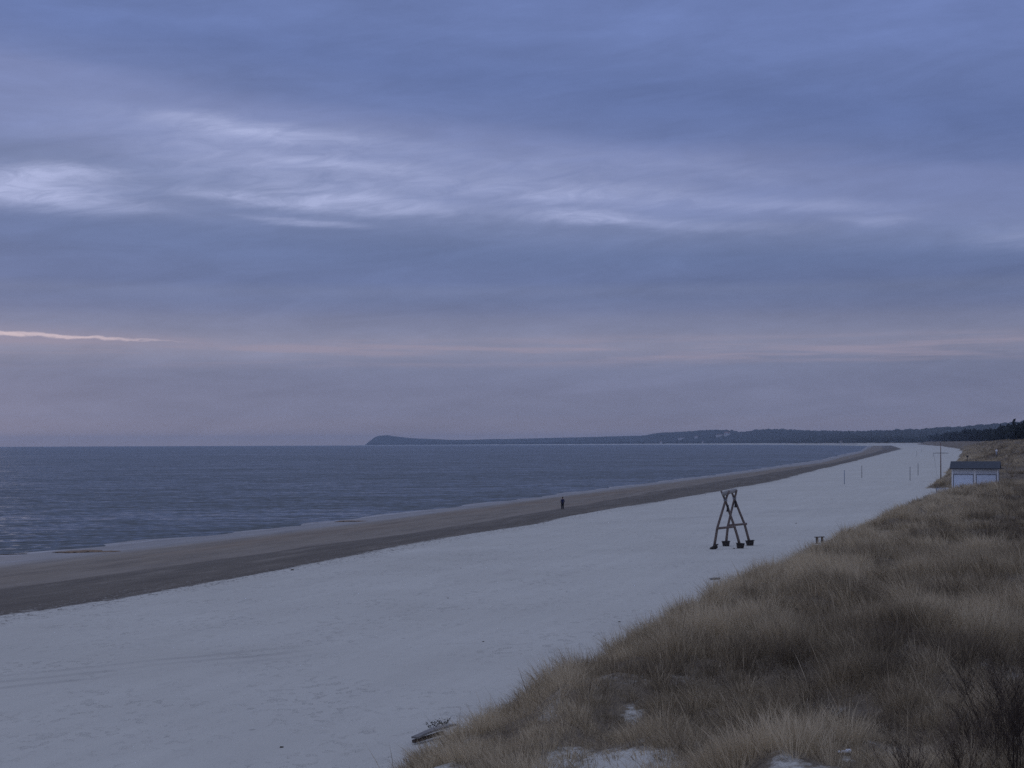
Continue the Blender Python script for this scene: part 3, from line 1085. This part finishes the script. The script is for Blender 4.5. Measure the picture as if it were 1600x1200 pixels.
# ------------------------------------------------------------------ rails at the beach access
def rails():
    for i, (pa, pb, lb) in enumerate([((1463, 772), (1477, 770.5), 'grey slatted barrier at the foot of the dune below the hut')]):
        ya = 238.0
        xa, xb = ray(pa[0], 765)[0] * ya, ray(pb[0], 765)[0] * ya
        za = HC + ray(1465, 776)[1] * ya
        top = HC + ray(1465, 762)[1] * ya - za
        t = empty('barrier', (xa, ya, za), 0, lb, 'barrier')
        L = xb - xa
        MB().box((L / 2, 0, top - .06), (L + .1, .08, .09)).build('rail', M['rail_grey'], t)
        MB().box((L / 2, 0, top * .5), (L + .1, .08, .07)).build('rail', M['rail_grey'], t)
        sl = MB()
        for k in range(7):
            sl.box((L * (k + .5) / 7, -.06, top * .5), (.09, .03, top * .9))
        sl.build('slats', M['rail_grey'], t)
        for s in (0, L): MB().box((s, .02, top / 2 - .3), (.1, .1, top + .6)).build('post', M['rail_grey'], t)
    # small white notice board on two legs and a white barrel beside it
    y = 240.0
    x = ray(1479, 766)[0] * y
    z = float(ground_z(x, y))
    z = HC + ray(1479, 773)[1] * y
    t = empty('notice_board', (x, y, z), 0, 'small white notice board on two legs right of the grey barrier', 'notice board')
    MB().box((0, 0, .85), (.7, .05, .5)).build('panel', M['sign_white'], t, False, .01)
    for s in (-.3, .3): MB().tube([(s, .05, -.4), (s, .05, 1.05)], .03, 8).build('leg', M['grey_metal'], t, True)
    # marker in the dune
    x, y, z = hit(1557, 711)
    h = HC + ray(1557, 702.5)[1] * y - z
    t = empty('marker_post', (x, y, z), 0, 'white marker post with a round head alone in the dune grass', 'marker post')
    MB().tube([(0, 0, -.3), (0, 0, h * .55)], [.17, .17], 12).build('post', M['rail_grey'], t, True)
    MB().tube([(0, 0, h * .55), (0, 0, h * .62), (0, 0, h * .9), (0, 0, h)], [.12, .27, .27, .1], 14).build('head', M['sign_white'], t, True)
    # lamp-like dark post just above the hut roof
    y = 268.0
    x = ray(1511.5, 720)[0] * y
    z = float(ground_z(x, y))
    h = HC + ray(1511.5, 711.5)[1] * y - z
    t = empty('dark_post', (x, y, z), 0, 'dark lamp-like post with a small square head sticking up behind the hut roof', 'nesting box')
    MB().tube([(0, 0, -.3), (0, 0, h - .25)], .04, 8).build('pole', M['post_dark'], t, True)
    MB().box((0, 0, h - .2), (.28, .3, .3)).box((0, 0, h - .03), (.38, .4, .06)).build('box', M['post_dark'], t, False, .01)


rails()

# ------------------------------------------------------------------ things at the dune edge
def plank_table(px, py, wpx, ypos, top_z_px, label, mat, legs=True):
    a, b = ray(px, py)
    y = ypos
    x = a * y
    z = float(ground_z(x, y))
    h = HC + ray(px, top_z_px)[1] * y - z
    w = wpx / F * y
    t = empty('bench', (x, y, z), R(8), label, 'bench')
    s = MB()
    for k in range(3): s.box((0, -.16 + k * .16, h - .03), (w, .14, .05), Matrix.Rotation(R(-2), 3, 'Y'))
    s.build('seat', mat, t, False, .01)
    for sx in (-.28, .28):
        lg = MB().box((sx * w, 0, h / 2 - .2), (.09, .36, h + .34)).build('leg', M['dark_wood'], t, False, .01)
    return t


plank_table(1280.5, 845, 15, 128.0, 838.5, 'small dark wooden bench showing above the dune edge, right of the swing frame', M['dark_wood'])


def board(name, px, py, y, L, Wd, th, rz, tilt, mat, label, cat, lift=.0):
    a, b = ray(px, py)
    x = a * y
    z = float(ground_z(x, y))
    z = max(z, HC + b * y - .05) if lift else z
    t = MB()
    rs = random.Random(int(px))
    n = 9
    # a worn board: slightly bowed, split end
    for i in range(n):
        u0, u1 = i / n, (i + 1) / n
        def ring(u):
            w_ = Wd * (1 - .12 * math.sin(u * 9))
            zc = .03 * math.sin(u * 3.1) * L
            return [Vector(((u - .5) * L, -w_ / 2, zc)), Vector(((u - .5) * L, w_ / 2, zc)), Vector(((u - .5) * L, w_ / 2 * .97, zc + th)), Vector(((u - .5) * L, -w_ / 2 * .97, zc + th))]
        if i == 0:
            t.v += ring(0)
            t.f.append([0, 1, 2, 3])
        t.v += ring(u1)
        a_ = i * 4
        for q in range(4): t.f.append([a_ + q, a_ + 4 + q, a_ + 4 + (q + 1) % 4, a_ + (q + 1) % 4])
    t.f.append([n * 4 + 3, n * 4 + 2, n * 4 + 1, n * 4])
    o = t.build(name, mat, None, False, .006)
    o.location = (x, y, z + .05)
    o.rotation_euler = (R(tilt[0]), R(tilt[1]), R(rz))
    setp(o, label, cat)
    return o


bx, by, bz = hit(676, 1156)
b1 = board('plank', 676, 1156, by, 1.35, .36, .055, 38, (-7, -9), M['driftwood'], 'weathered grey plank lying on the sand at the left foot of the dune', 'plank')
b1.location = (bx + .05, by, bz + .22)
b2 = MB().box((0, 0, 0), (1.0, .16, .09)).build('plank_underside', M['dark_wood'], None, False, .01)  # dark strip stands for the shaded underside of the plank
b2.location = (bx - .12, by - .1, bz + .10)
b2.rotation_euler = (R(-6), R(-8), R(36))
setp(b2, 'dark strip for the shaded underside of the weathered grey plank', 'timber')
board('plank', 1117, 905, 95.0, .62, .3, .07, 5, (3, -4), M['driftwood'], 'short grey board poking out of the grass edge below the swing frame', 'plank').location.z -= .03
board('plank', 1386, 806, 170.0, .75, .3, .10, 4, (0, -3), M['dark_wood'], 'dark board lying at the grass edge halfway to the hut', 'plank').location.z += .2


def clump(name, x, y, sx, sy, sz, mat, label, cat, group=None, rz=0.0, seed=0):
    rs = random.Random(seed)
    bm = bmesh.new()
    bmesh.ops.create_icosphere(bm, subdivisions=3, radius=1)
    for v in bm.verts:
        p = v.co.copy()
        n = 1 + .35 * math.sin(p.x * 5 + seed) * math.cos(p.y * 6 + seed * 2) + rs.uniform(-.12, .12)
        v.co = Vector((p.x * sx * n, p.y * sy * n, (p.z * .5 + .25) * sz * n))
    me = bpy.data.meshes.new(name)
    bm.to_mesh(me)
    bm.free()
    o = link(name, me, None, mat)
    o.location = (x, y, float(ground_z(x, y)))
    o.rotation_euler = (0, 0, rz)
    return setp(o, label, cat, group)


for i, (px, py, s, lb) in enumerate([(968, 972, .11, 'small dark lump on the sand close to the dune edge'),
        (440, 1168, .10, 'tiny dark twig clump alone on the near sand at the bottom left'),
        (457, 891, .22, 'flat brown seaweed clump below the dark sand near the middle'),
        (755, 1003, .08, 'tiny dark lump out on the sand above the left end of the dune'),
        (700, 935, .08, 'tiny dark lump in the middle of the pale sand'),
        (1147, 857.5, .16, 'little brown heap in the sand between the feet of the swing frame'),
        (1244, 818, .16, 'little brown clump on the sand right of the swing frame'),
        (1300, 780, .16, 'tiny dark clump on the sand below the blue net post'),
        (720, 888, .1, 'tiny dark clump nearest the dark sand in the middle of the beach')]):
    x, y, z = hit(px, py)
    clump('debris', x, y, s * .5, s * .4, s * .4, M['weed'], lb, 'debris', None, 0, i)
def heap(px, py, L, W_, H_, mat, label, rz, seed):
    rs = random.Random(seed)
    bm = bmesh.new()
    for k in range(9):
        u = (k / 8 - .5) * 2
        r = (1 - abs(u) ** 1.6 * .75) * rs.uniform(.55, 1.1)
        q = bmesh.ops.create_icosphere(bm, subdivisions=3, radius=1)['verts']
        ox, oy = u * L + rs.uniform(-.2, .2), rs.uniform(-.5, .5) * W_
        for v in q:
            p = v.co.copy()
            n = 1 + rs.uniform(-.16, .16)
            v.co = Vector((ox + p.x * L * .38 * r * n, oy + p.y * W_ * .6 * r * n, (p.z * .5 + .12) * H_ * r * n))
    me = bpy.data.meshes.new('seaweed_heap')
    bm.to_mesh(me)
    bm.free()
    o = link('seaweed_heap', me, None, mat)
    x, y = P(px, py, .05)
    o.location = (x, y, float(ground_z(x, y)))
    o.rotation_euler = (0, 0, rz)
    setp(o, label, 'seaweed')


heap(140, 863.0, 3.4, 1.3, .22, M['weed_orange'], 'orange brown heap of washed up seaweed at the waterline on the left', R(8), 1)
heap(550, 815.0, 2.2, 1.3, .22, M['weed_orange'], 'orange brown heap of washed up seaweed at the waterline near the middle', R(10), 2)
heap(22, 865.5, 1.6, .5, .14, M['weed'], 'small dark seaweed streak in the shallows at the left edge', R(6), 3)
# white scrap of litter in the grass
x, y, z = hit(1318, 1180)
lt = MB().box((0, 0, .04), (.26, .07, .035)).box((.1, .02, .06), (.09, .08, .03)).build('litter', M['sign_white'], None, False, .008)
lt.location = (x, y, z + .02)
lt.rotation_euler = (0, 0, R(10))
setp(lt, 'white scrap of litter lying in the grass at the bottom of the dune', 'litter')

# ------------------------------------------------------------------ shrubs
def twigs(mb, base, direction, L, r, depth, rs, segs=4, k=4):
    pts = [Vector(base)]
    d = Vector(direction).normalized()
    for i in range(segs):
        d = (d + Vector((rs.uniform(-.16, .16), rs.uniform(-.16, .16), rs.uniform(-.02, .12)))).normalized()
        pts.append(pts[-1] + d * L / segs)
    mb.tube(pts, [r * (1 - .75 * i / segs) for i in range(segs + 1)], k, False)
    if depth > 0:
        nb = rs.randint(4, 6)
        for j in range(nb):
            i = rs.randint(1, segs)
            u = pts[i - 1].lerp(pts[i], rs.random())
            a = rs.random() * 6.283
            dd = (d * .9 + Vector((math.cos(a) * .75, math.sin(a) * .75, .25))).normalized()
            twigs(mb, u, dd, L * rs.uniform(.35, .6), r * .5, depth - 1, rs, 3, 3)


def bare_shrub(px, Y, h, spread, stems, label, seed, mat, depth=3, rscale=1.0):
    rs = random.Random(seed)
    x = (px - 800) / F * Y
    z = float(ground_z(x, Y))
    t = empty('bare_shrub', (x, Y, z), 0, label, 'shrub')
    for s in range(3):
        mb = MB()
        for i in range(max(2, stems // 3)):
            a = rs.random() * 6.283
            e = rs.random() * spread
            twigs(mb, (math.cos(a) * .25 * e, math.sin(a) * .25 * e, -.1), (math.cos(a) * e * .8 - .12, math.sin(a) * e * .6, 1), h * rs.uniform(.45, .75), .0085 * rscale, depth, rs, 5, 4)
        mb.build('branches', mat, t)


bare_shrub(1585, 25.5, 3.0, .7, 15, 'tall bare shrub with dark thin twigs at the right edge of the picture', 1, M['twig'])
bare_shrub(1548, 27.0, 2.3, .8, 15, 'bare twiggy shrub left of the tallest one near the right edge', 2, M['twig'])
bare_shrub(1600, 28.5, 2.0, 1.0, 15, 'low dense bare shrub in the bottom right corner', 3, M['twig'])
bare_shrub(1500, 25.2, 1.5, 1.1, 15, 'low tangled bare shrub at the bottom, left of the corner thicket', 4, M['twig_brown'])
bare_shrub(1570, 33.0, 1.9, .8, 12, 'bare brown shrub standing farther back at the right edge', 5, M['twig_brown'], 2)
bare_shrub(1420, 24.8, 1.0, 1.2, 12, 'lowest bare shrub at the bottom edge, leftmost of the shrubs', 6, M['twig_brown'])


def low_plant():
    x, y, z = hit(684, 1141)
    t = empty('dark_plant', (x, y, z), 0, 'low dark leafy plant behind the weathered plank at the dune foot', 'plant')
    rs = random.Random(5)
    mb = MB()
    lv = MB()
    for i in range(26):
        a = rs.uniform(0, 6.28)
        L = rs.uniform(.22, .5)
        p0 = Vector((rs.uniform(-.28, .4), rs.uniform(-.2, .3), -.02))
        d = Vector((math.cos(a) * .8 - .2, math.sin(a) * .5, rs.uniform(.5, 1.0))).normalized()
        pts = [p0, p0 + d * L * .5, p0 + d * L + Vector((0, 0, -.02))]
        mb.tube(pts, [.008, .006, .003], 4, False)
        for k in range(9):
            u = pts[1].lerp(pts[2], rs.random())
            rot = Matrix.Rotation(rs.uniform(0, 6.28), 3, 'Z') @ Matrix.Rotation(rs.uniform(-1, 1), 3, 'X')
            n = len(lv.v)
            s = rs.uniform(.022, .042)
            for q in ((-1, 0, 0), (0, -.5, .1), (1, 0, 0), (0, .5, .1)): lv.v.append(u + rot @ Vector(q) * s)
            lv.f.append([n, n + 1, n + 2, n + 3])
    mb.build('stems', M['twig'], t)
    lv.build('leaves', M['shrub_leaf'], t)


low_plant()

# ------------------------------------------------------------------ person
def skin_mesh(name, pts, edges, mat, parent=None, sub=2, root=0):
    me = bpy.data.meshes.new(name)
    me.from_pydata([p[:3] for p in pts], edges, [])
    o = link(name, me, parent, mat)
    sk = o.modifiers.new('skin', 'SKIN')
    sv = me.skin_vertices[0].data if me.skin_vertices else None
    if sv is None:
        bpy.context.view_layer.objects.active = o
        me.skin_vertices.new() if hasattr(me.skin_vertices, 'new') else None
        sv = me.skin_vertices[0].data
    for i, p in enumerate(pts):
        sv[i].radius = (p[3], p[4] if len(p) > 4 else p[3])
        sv[i].use_root = (i == root)
    s = o.modifiers.new('sub', 'SUBSURF')
    s.levels = s.render_levels = sub
    sk.use_smooth_shade = True
    return o


def bake(o):
    """turn the skinned figure into one plain mesh"""
    dg = bpy.context.evaluated_depsgraph_get()
    dg.update()
    me = bpy.data.meshes.new_from_object(o.evaluated_get(dg))
    mats = list(o.data.materials)
    o.modifiers.clear()
    o.data = me
    if not me.materials:
        for q in mats: me.materials.append(q)
    return o


def person(px, py, ptop):
    x, y = P(px, py, .5)
    z = float(ground_z(x, y))
    s = 1.76 / 1.76
    # left/right legs mid-stride, arms bent towards the jacket front
    J = [(0, 0, .95, .14, .11), (0, 0, 1.15, .135, .10), (0, .0, 1.36, .155, .10), (0, 0, 1.46, .085, .07), (0, -.01, 1.52, .052, .055), (0, -.015, 1.60, .078, .09), (0, -.01, 1.68, .078, .095), (0, 0, 1.745, .05, .06),
         (-.10, 0, .90, .085, .09), (-.13, -.10, .50, .058, .062), (-.12, .02, .09, .042, .05), (-.13, -.13, .045, .045, .035),
         (.10, 0, .90, .085, .09), (.14, .02, .50, .058, .062), (.16, .12, .09, .042, .05), (.17, -.02, .045, .045, .035),
         (-.19, 0, 1.40, .055, .055), (-.26, .05, 1.14, .042, .044), (-.18, -.12, .98, .03, .032), (-.13, -.17, .95, .032, .02),
         (.19, 0, 1.40, .055, .055), (.27, .05, 1.14, .042, .044), (.20, -.11, .98, .03, .032), (.15, -.17, .95, .032, .02)]
    E = [(0, 1), (1, 2), (2, 3), (3, 4), (4, 5), (5, 6), (6, 7), (0, 8), (8, 9), (9, 10), (10, 11), (0, 12), (12, 13), (13, 14), (14, 15),
         (2, 16), (16, 17), (17, 18), (18, 19), (2, 20), (20, 21), (21, 22), (22, 23)]
    # fingers and thumbs
    for hnd, sx in ((19, 1), (23, -1)):
        bx_, by_, bz_ = J[hnd][:3]
        for k, (dx, dz, L) in enumerate([(.000, .026, .055), (.004, .009, .062), (.003, -.009, .058), (-.003, -.026, .045)]):
            n_ = len(J)
            J.append((bx_ + sx * (dx + .03), by_ - .028, bz_ + dz, .009, .009))
            J.append((bx_ + sx * (dx + .03 + L * .6), by_ - .02, bz_ + dz - .012, .0075, .0075))
            E += [(hnd, n_), (n_, n_ + 1)]
        n_ = len(J)
        J.append((bx_ + sx * .01, by_ - .04, bz_ + .035, .010, .010))
        E.append((hnd, n_))
    # nose and ears
    n_ = len(J)
    J += [(0, -.105, 1.625, .012, .014)]
    E.append((5, n_))
    body = bake(skin_mesh('person', J, E, M['skin']))
    body.location = (x, y, z + .0)
    body.rotation_euler = (0, 0, R(200))
    setp(body, 'person in a dark blue jacket and dark trousers standing on the wet sand', 'person')
    jk = [(0, 0, .84, .19, .14), (0, 0, .98, .18, .14), (0, 0, 1.16, .165, .13), (0, 0, 1.36, .185, .13), (0, 0, 1.455, .10, .09), (0, 0, 1.50, .075, .07),
          (-.20, 0, 1.39, .075, .075), (-.27, .05, 1.14, .062, .064), (-.19, -.11, .99, .05, .05), (.20, 0, 1.39, .075, .075), (.28, .05, 1.14, .062, .064), (.21, -.10, .99, .05, .05)]
    bake(skin_mesh('jacket', jk, [(0, 1), (1, 2), (2, 3), (3, 4), (4, 5), (3, 6), (6, 7), (7, 8), (3, 9), (9, 10), (10, 11)], M['jacket'], body))
    tr = [(0, 0, .93, .18, .15), (-.10, 0, .86, .125, .125), (-.13, -.10, .50, .10, .105), (-.12, .02, .06, .085, .09), (.10, 0, .86, .125, .125), (.14, .02, .50, .10, .105), (.16, .12, .06, .085, .09)]
    bake(skin_mesh('trousers', tr, [(0, 1), (1, 2), (2, 3), (0, 4), (4, 5), (5, 6)], M['trousers'], body))
    hr = [(0, .02, 1.70, .088, .09), (0, .03, 1.745, .08, .085), (0, .06, 1.64, .07, .05)]
    bake(skin_mesh('hair', hr, [(0, 1), (0, 2)], M['hair'], body))
    for sx, fy in ((-.125, -.05), (.165, .05)):
        bake(skin_mesh('shoe', [(sx, fy + .08, .05, .055, .05), (sx, fy - .06, .045, .058, .042), (sx, fy - .15, .035, .045, .03)], [(0, 1), (1, 2)], M['shoe'], body))
    for sx in (-1, 1):
        MB().tube([(sx * .032, -.093, 1.655), (sx * .032, -.108, 1.655)], [.014, .008], 8).build('eye', M['shoe'], body)


person(879, 796, 779)

# ------------------------------------------------------------------ sky, sun, haze
def lin(c):
    return tuple(((v / 255) / 12.92 if v / 255 <= .04045 else ((v / 255 + .055) / 1.055) ** 2.4) for v in c)


SUN_AZ, SUN_EL = -33.0, 7.0
w = bpy.data.worlds.new('World')
SC.world = w
w.use_nodes = True
nt = w.node_tree
nt.nodes.clear()
g = NG(nt)
out = g.n('ShaderNodeOutputWorld')
sky = g.n('ShaderNodeTexSky', sky_type='NISHITA')
sky.sun_disc = False
sky.sun_elevation = R(SUN_EL)
sky.sun_rotation = R(SUN_AZ)
sky.air_density = 1.2
bg1 = g.n('ShaderNodeBackground')
nt.links.new(sky.outputs[0], bg1.inputs[0])
bg1.inputs[1].default_value = .06
tc = g.n('ShaderNodeTexCoord').outputs['Generated']
sp = g.n('ShaderNodeSeparateXYZ')
nt.links.new(tc, sp.inputs[0])
x_, y_, z_ = sp.outputs
A = g.m('MULTIPLY', g.m('ARCTAN2', x_, y_), 57.2958)
E = g.m('MULTIPLY', g.m('ARCSINE', z_), 57.2958)
streak = g.scale(tc, (1, 1, 9))
tilt = g.n('ShaderNodeMapping')
tilt.inputs['Rotation'].default_value = (0, R(6), 0)
nt.links.new(tc, tilt.inputs['Vector'])
streak2 = g.scale(tilt.outputs[0], (1, 1, 6))
ns = g.noise(streak, 3.0, 6, .55, .3)          # broad
nf = g.noise(streak2, 9.0, 7, .62, .6)         # wisps
nl = g.noise(g.scale(tc, (1, 1, 16)), 5.0, 5, .55)
warp = g.m('MULTIPLY', g.m('SUBTRACT', ns, .5), g.mapr(E, 6, 10, .15, 1.7))
slope = g.m('MULTIPLY', A, g.m('MULTIPLY', g.mapr(E, 6, 10, 0, .115), g.mapr(E, 25, 45, 1, 0)))
Ew = g.m('ADD', g.m('ADD', E, warp), slope)
stops = [(0.0, (135, 131, 146)), (0.5, (129, 128, 149)), (1.0, (121, 125, 151)), (2.2, (118, 124, 153)), (2.9, (119, 126, 155)), (3.4, (136, 138, 163)), (3.9, (131, 135, 162)), (4.4, (122, 129, 160)), (4.85, (119, 126, 158)),
         (4.97, (108, 120, 158)), (5.85, (111, 123, 160)), (5.97, (104, 118, 159)), (6.9, (103, 119, 161)), (8.0, (113, 127, 167)), (9.0, (121, 134, 177)),
         (11.3, (120, 133, 178)), (12.0, (106, 122, 169)), (13.2, (101, 119, 169)), (15, (107, 125, 176)), (17.5, (111, 129, 182))]
st = [(e / 90.0, lin(c)) for e, c in stops] + [(30 / 90., (.27, .33, .54)), (45 / 90., (.37, .43, .66)), (1.0, (.46, .52, .74))]
base = g.ramp(g.m('DIVIDE', g.m('MAXIMUM', Ew, 0), 90), st)
# soft light and dark mottling of the deck
mot = g.mapr(nf, .3, .7, .93, 1.07)
mot2 = g.m('MULTIPLY', g.mapr(ns, .3, .7, .95, 1.05), g.mapr(g.noise(g.scale(tc, (1, 1, 3.2)), 16, 8, .68, .4), .3, .7, .945, 1.055))
base = g.mix(1.0, base, g.n('ShaderNodeCombineColor').outputs[0], 'MULTIPLY') if False else base
vm = g.n('ShaderNodeVectorMath', operation='SCALE')
nt.links.new(base, vm.inputs[0])
nt.links.new(g.m('MULTIPLY', g.mapr(A, -18, 18, 1.03, .94), g.m('MULTIPLY', mot, mot2)), vm.inputs['Scale'])
base = vm.outputs[0]
# bright thin places in the cloud deck (azimuth, elevation in degrees)
BL = [(15, 288, 160, 22, 0, 1.0), (100, 268, 90, 8, -2, .9), (60, 303, 190, 12, 2, .6), (120, 320, 180, 12, 2, .5), (350, 190, 110, 9, 6, .55), (470, 200, 190, 12, 5, .5), (560, 245, 130, 10, 3, .6),
      (400, 300, 150, 9, 5, .8), (480, 332, 90, 5, 5, .7), (570, 300, 180, 14, 6, .75), (400, 235, 260, 40, 8, .55), (860, 285, 230, 15, 4, .65), (930, 326, 110, 9, 4, 1.0), (800, 240, 300, 20, 6, .3),
      (1100, 250, 220, 16, 8, .22), (1370, 338, 60, 6, 2, .5), (1250, 310, 190, 9, 4, .35), (1130, 345, 140, 9, 2, .3), (1590, 370, 90, 18, 4, .3), (700, 300, 700, 40, 4, .15)]
tot = None
wa = g.m('MULTIPLY', g.m('SUBTRACT', nf, .5), .9)
Eb = g.m('ADD', E, wa)
for (px, py, sx, sy, sl, amp) in BL:
    a0 = math.degrees(math.atan((px - 800) / F))
    e0 = math.degrees(math.atan((EYE - py - 14) / F))
    dx = g.m('SUBTRACT', A, a0)
    dy = g.m('ADD', g.m('SUBTRACT', Eb, e0), g.m('MULTIPLY', dx, math.tan(R(sl))))
    q = g.m('ADD', g.m('POWER', g.m('DIVIDE', dx, sx / 41.9 * .8), 2), g.m('POWER', g.m('DIVIDE', dy, sy / 41.9), 2))
    e_ = g.m('MULTIPLY', g.m('EXPONENT', g.m('MULTIPLY', q, -.8)), amp)
    tot = e_ if tot is None else g.m('ADD', tot, e_)
fine = g.noise(g.scale(tilt.outputs[0], (1, 1, 5)), 26.0, 7, .65, .8)
tot = g.m('MULTIPLY', tot, g.mapr(fine, .32, .66, .45, 1.15))
tot = g.m('MINIMUM', tot, 1.25)
tot = g.m('MULTIPLY', tot, g.mapr(y_, 0, .2))
bright = g.mix(g.m('MULTIPLY', tot, .74, clamp=True), base, (*lin((175, 184, 223)), 1))
# salmon streaks low over the sea
s0 = math.degrees(math.atan((EYE - 527) / F))
lnw = g.m('ADD', g.m('SUBTRACT', E, s0), g.m('MULTIPLY', g.m('ADD', A, 18), .035))
rag = g.noise(g.scale(tc, (1, 1, 2.5)), 60, 5, .65)
lnw = g.m('ADD', lnw, g.m('ADD', g.m('MULTIPLY', g.m('SUBTRACT', fine, .5), .22), g.m('MULTIPLY', g.m('SUBTRACT', rag, .5), .22)))
ln1 = g.m('MULTIPLY', g.m('MULTIPLY', g.mapr(g.m('SUBTRACT', g.m('ABSOLUTE', lnw), g.mapr(A, -18.5, -12.5, .045, -.02)), .0, .075, 1, 0, smooth=True), g.mapr(rag, .3, .55, .55, 1)), g.mapr(A, -15.5, -11.0, 1, 0, smooth=True))
ln1 = g.m('MULTIPLY', ln1, g.mapr(A, -60, -30))
glow = g.m('MULTIPLY', g.mapr(g.m('ABSOLUTE', lnw), .0, .55, 1, 0, smooth=True), g.mapr(A, -17, -8, 1, 0, smooth=True))
bright = g.mix(g.m('MULTIPLY', g.m('MULTIPLY', glow, g.mapr(A, -60, -30)), .3), bright, (*lin((158, 148, 168)), 1))
bright = g.mix(g.m('MULTIPLY', ln1, .95), bright, (*lin((216, 198, 206)), 1))
lowm = g.m('MULTIPLY', g.mapr(E, 2.6, 3.3, smooth=True), g.mapr(E, 3.5, 4.1, 1, 0, smooth=True))
ln2 = g.m('MULTIPLY', lowm, g.mapr(g.noise(g.scale(tc, (1, 1, 22)), 7.0, 7, .62), .46, .60))
bright = g.mix(g.m('MULTIPLY', ln2, .65), bright, (*lin((152, 144, 164)), 1))
bg2 = g.n('ShaderNodeBackground')
nt.links.new(bright, bg2.inputs[0])
bg2.inputs[1].default_value = 1.0
mx = g.n('ShaderNodeMixShader')
mx.inputs[0].default_value = .98
nt.links.new(bg1.outputs[0], mx.inputs[1])
nt.links.new(bg2.outputs[0], mx.inputs[2])
nt.links.new(mx.outputs[0], out.inputs[0])

sun = bpy.data.lights.new('sun', 'SUN')
sun.energy = .12
sun.angle = R(25)
sun.color = (1.0, .86, .78)
sun.specular_factor = 0.15
so = bpy.data.objects.new('sun', sun)
COL.objects.link(so)
dv = Vector((math.sin(R(SUN_AZ)) * math.cos(R(12)), math.cos(R(SUN_AZ)) * math.cos(R(12)), math.sin(R(12))))
so.rotation_euler = dv.to_track_quat('Z', 'Y').to_euler()
so.location = (-30, 20, 60)

hz = MB().box((0, 6500, 29), (30000, 16400, 94)).build('haze', None)
hz.data.materials.clear()
hm = bpy.data.materials.new('haze')
hm.use_nodes = True
hn = hm.node_tree
hn.nodes.clear()
ho = hn.nodes.new('ShaderNodeOutputMaterial')
pv = hn.nodes.new('ShaderNodeVolumePrincipled')
pv.inputs['Color'].default_value = (.66, .80, 1.0, 1)
pv.inputs['Density'].default_value = 6.8e-5
pv.inputs['Anisotropy'].default_value = .1
hn.links.new(pv.outputs[0], ho.inputs['Volume'])
hz.data.materials.append(hm)
hz['kind'] = 'stuff'
hz['label'] = 'thin blue morning haze over the sea and the far coast'
hz['category'] = 'haze'
hz.display_type = 'WIRE'

SC.view_settings.view_transform = 'Standard'
SC.view_settings.look = 'None'
SC.view_settings.exposure = 0
SC.view_settings.gamma = 1
SC.cycles.use_denoising = False
SC.cycles.max_bounces = 6
SC.cycles.volume_bounces = 0
SC.render.film_transparent = False
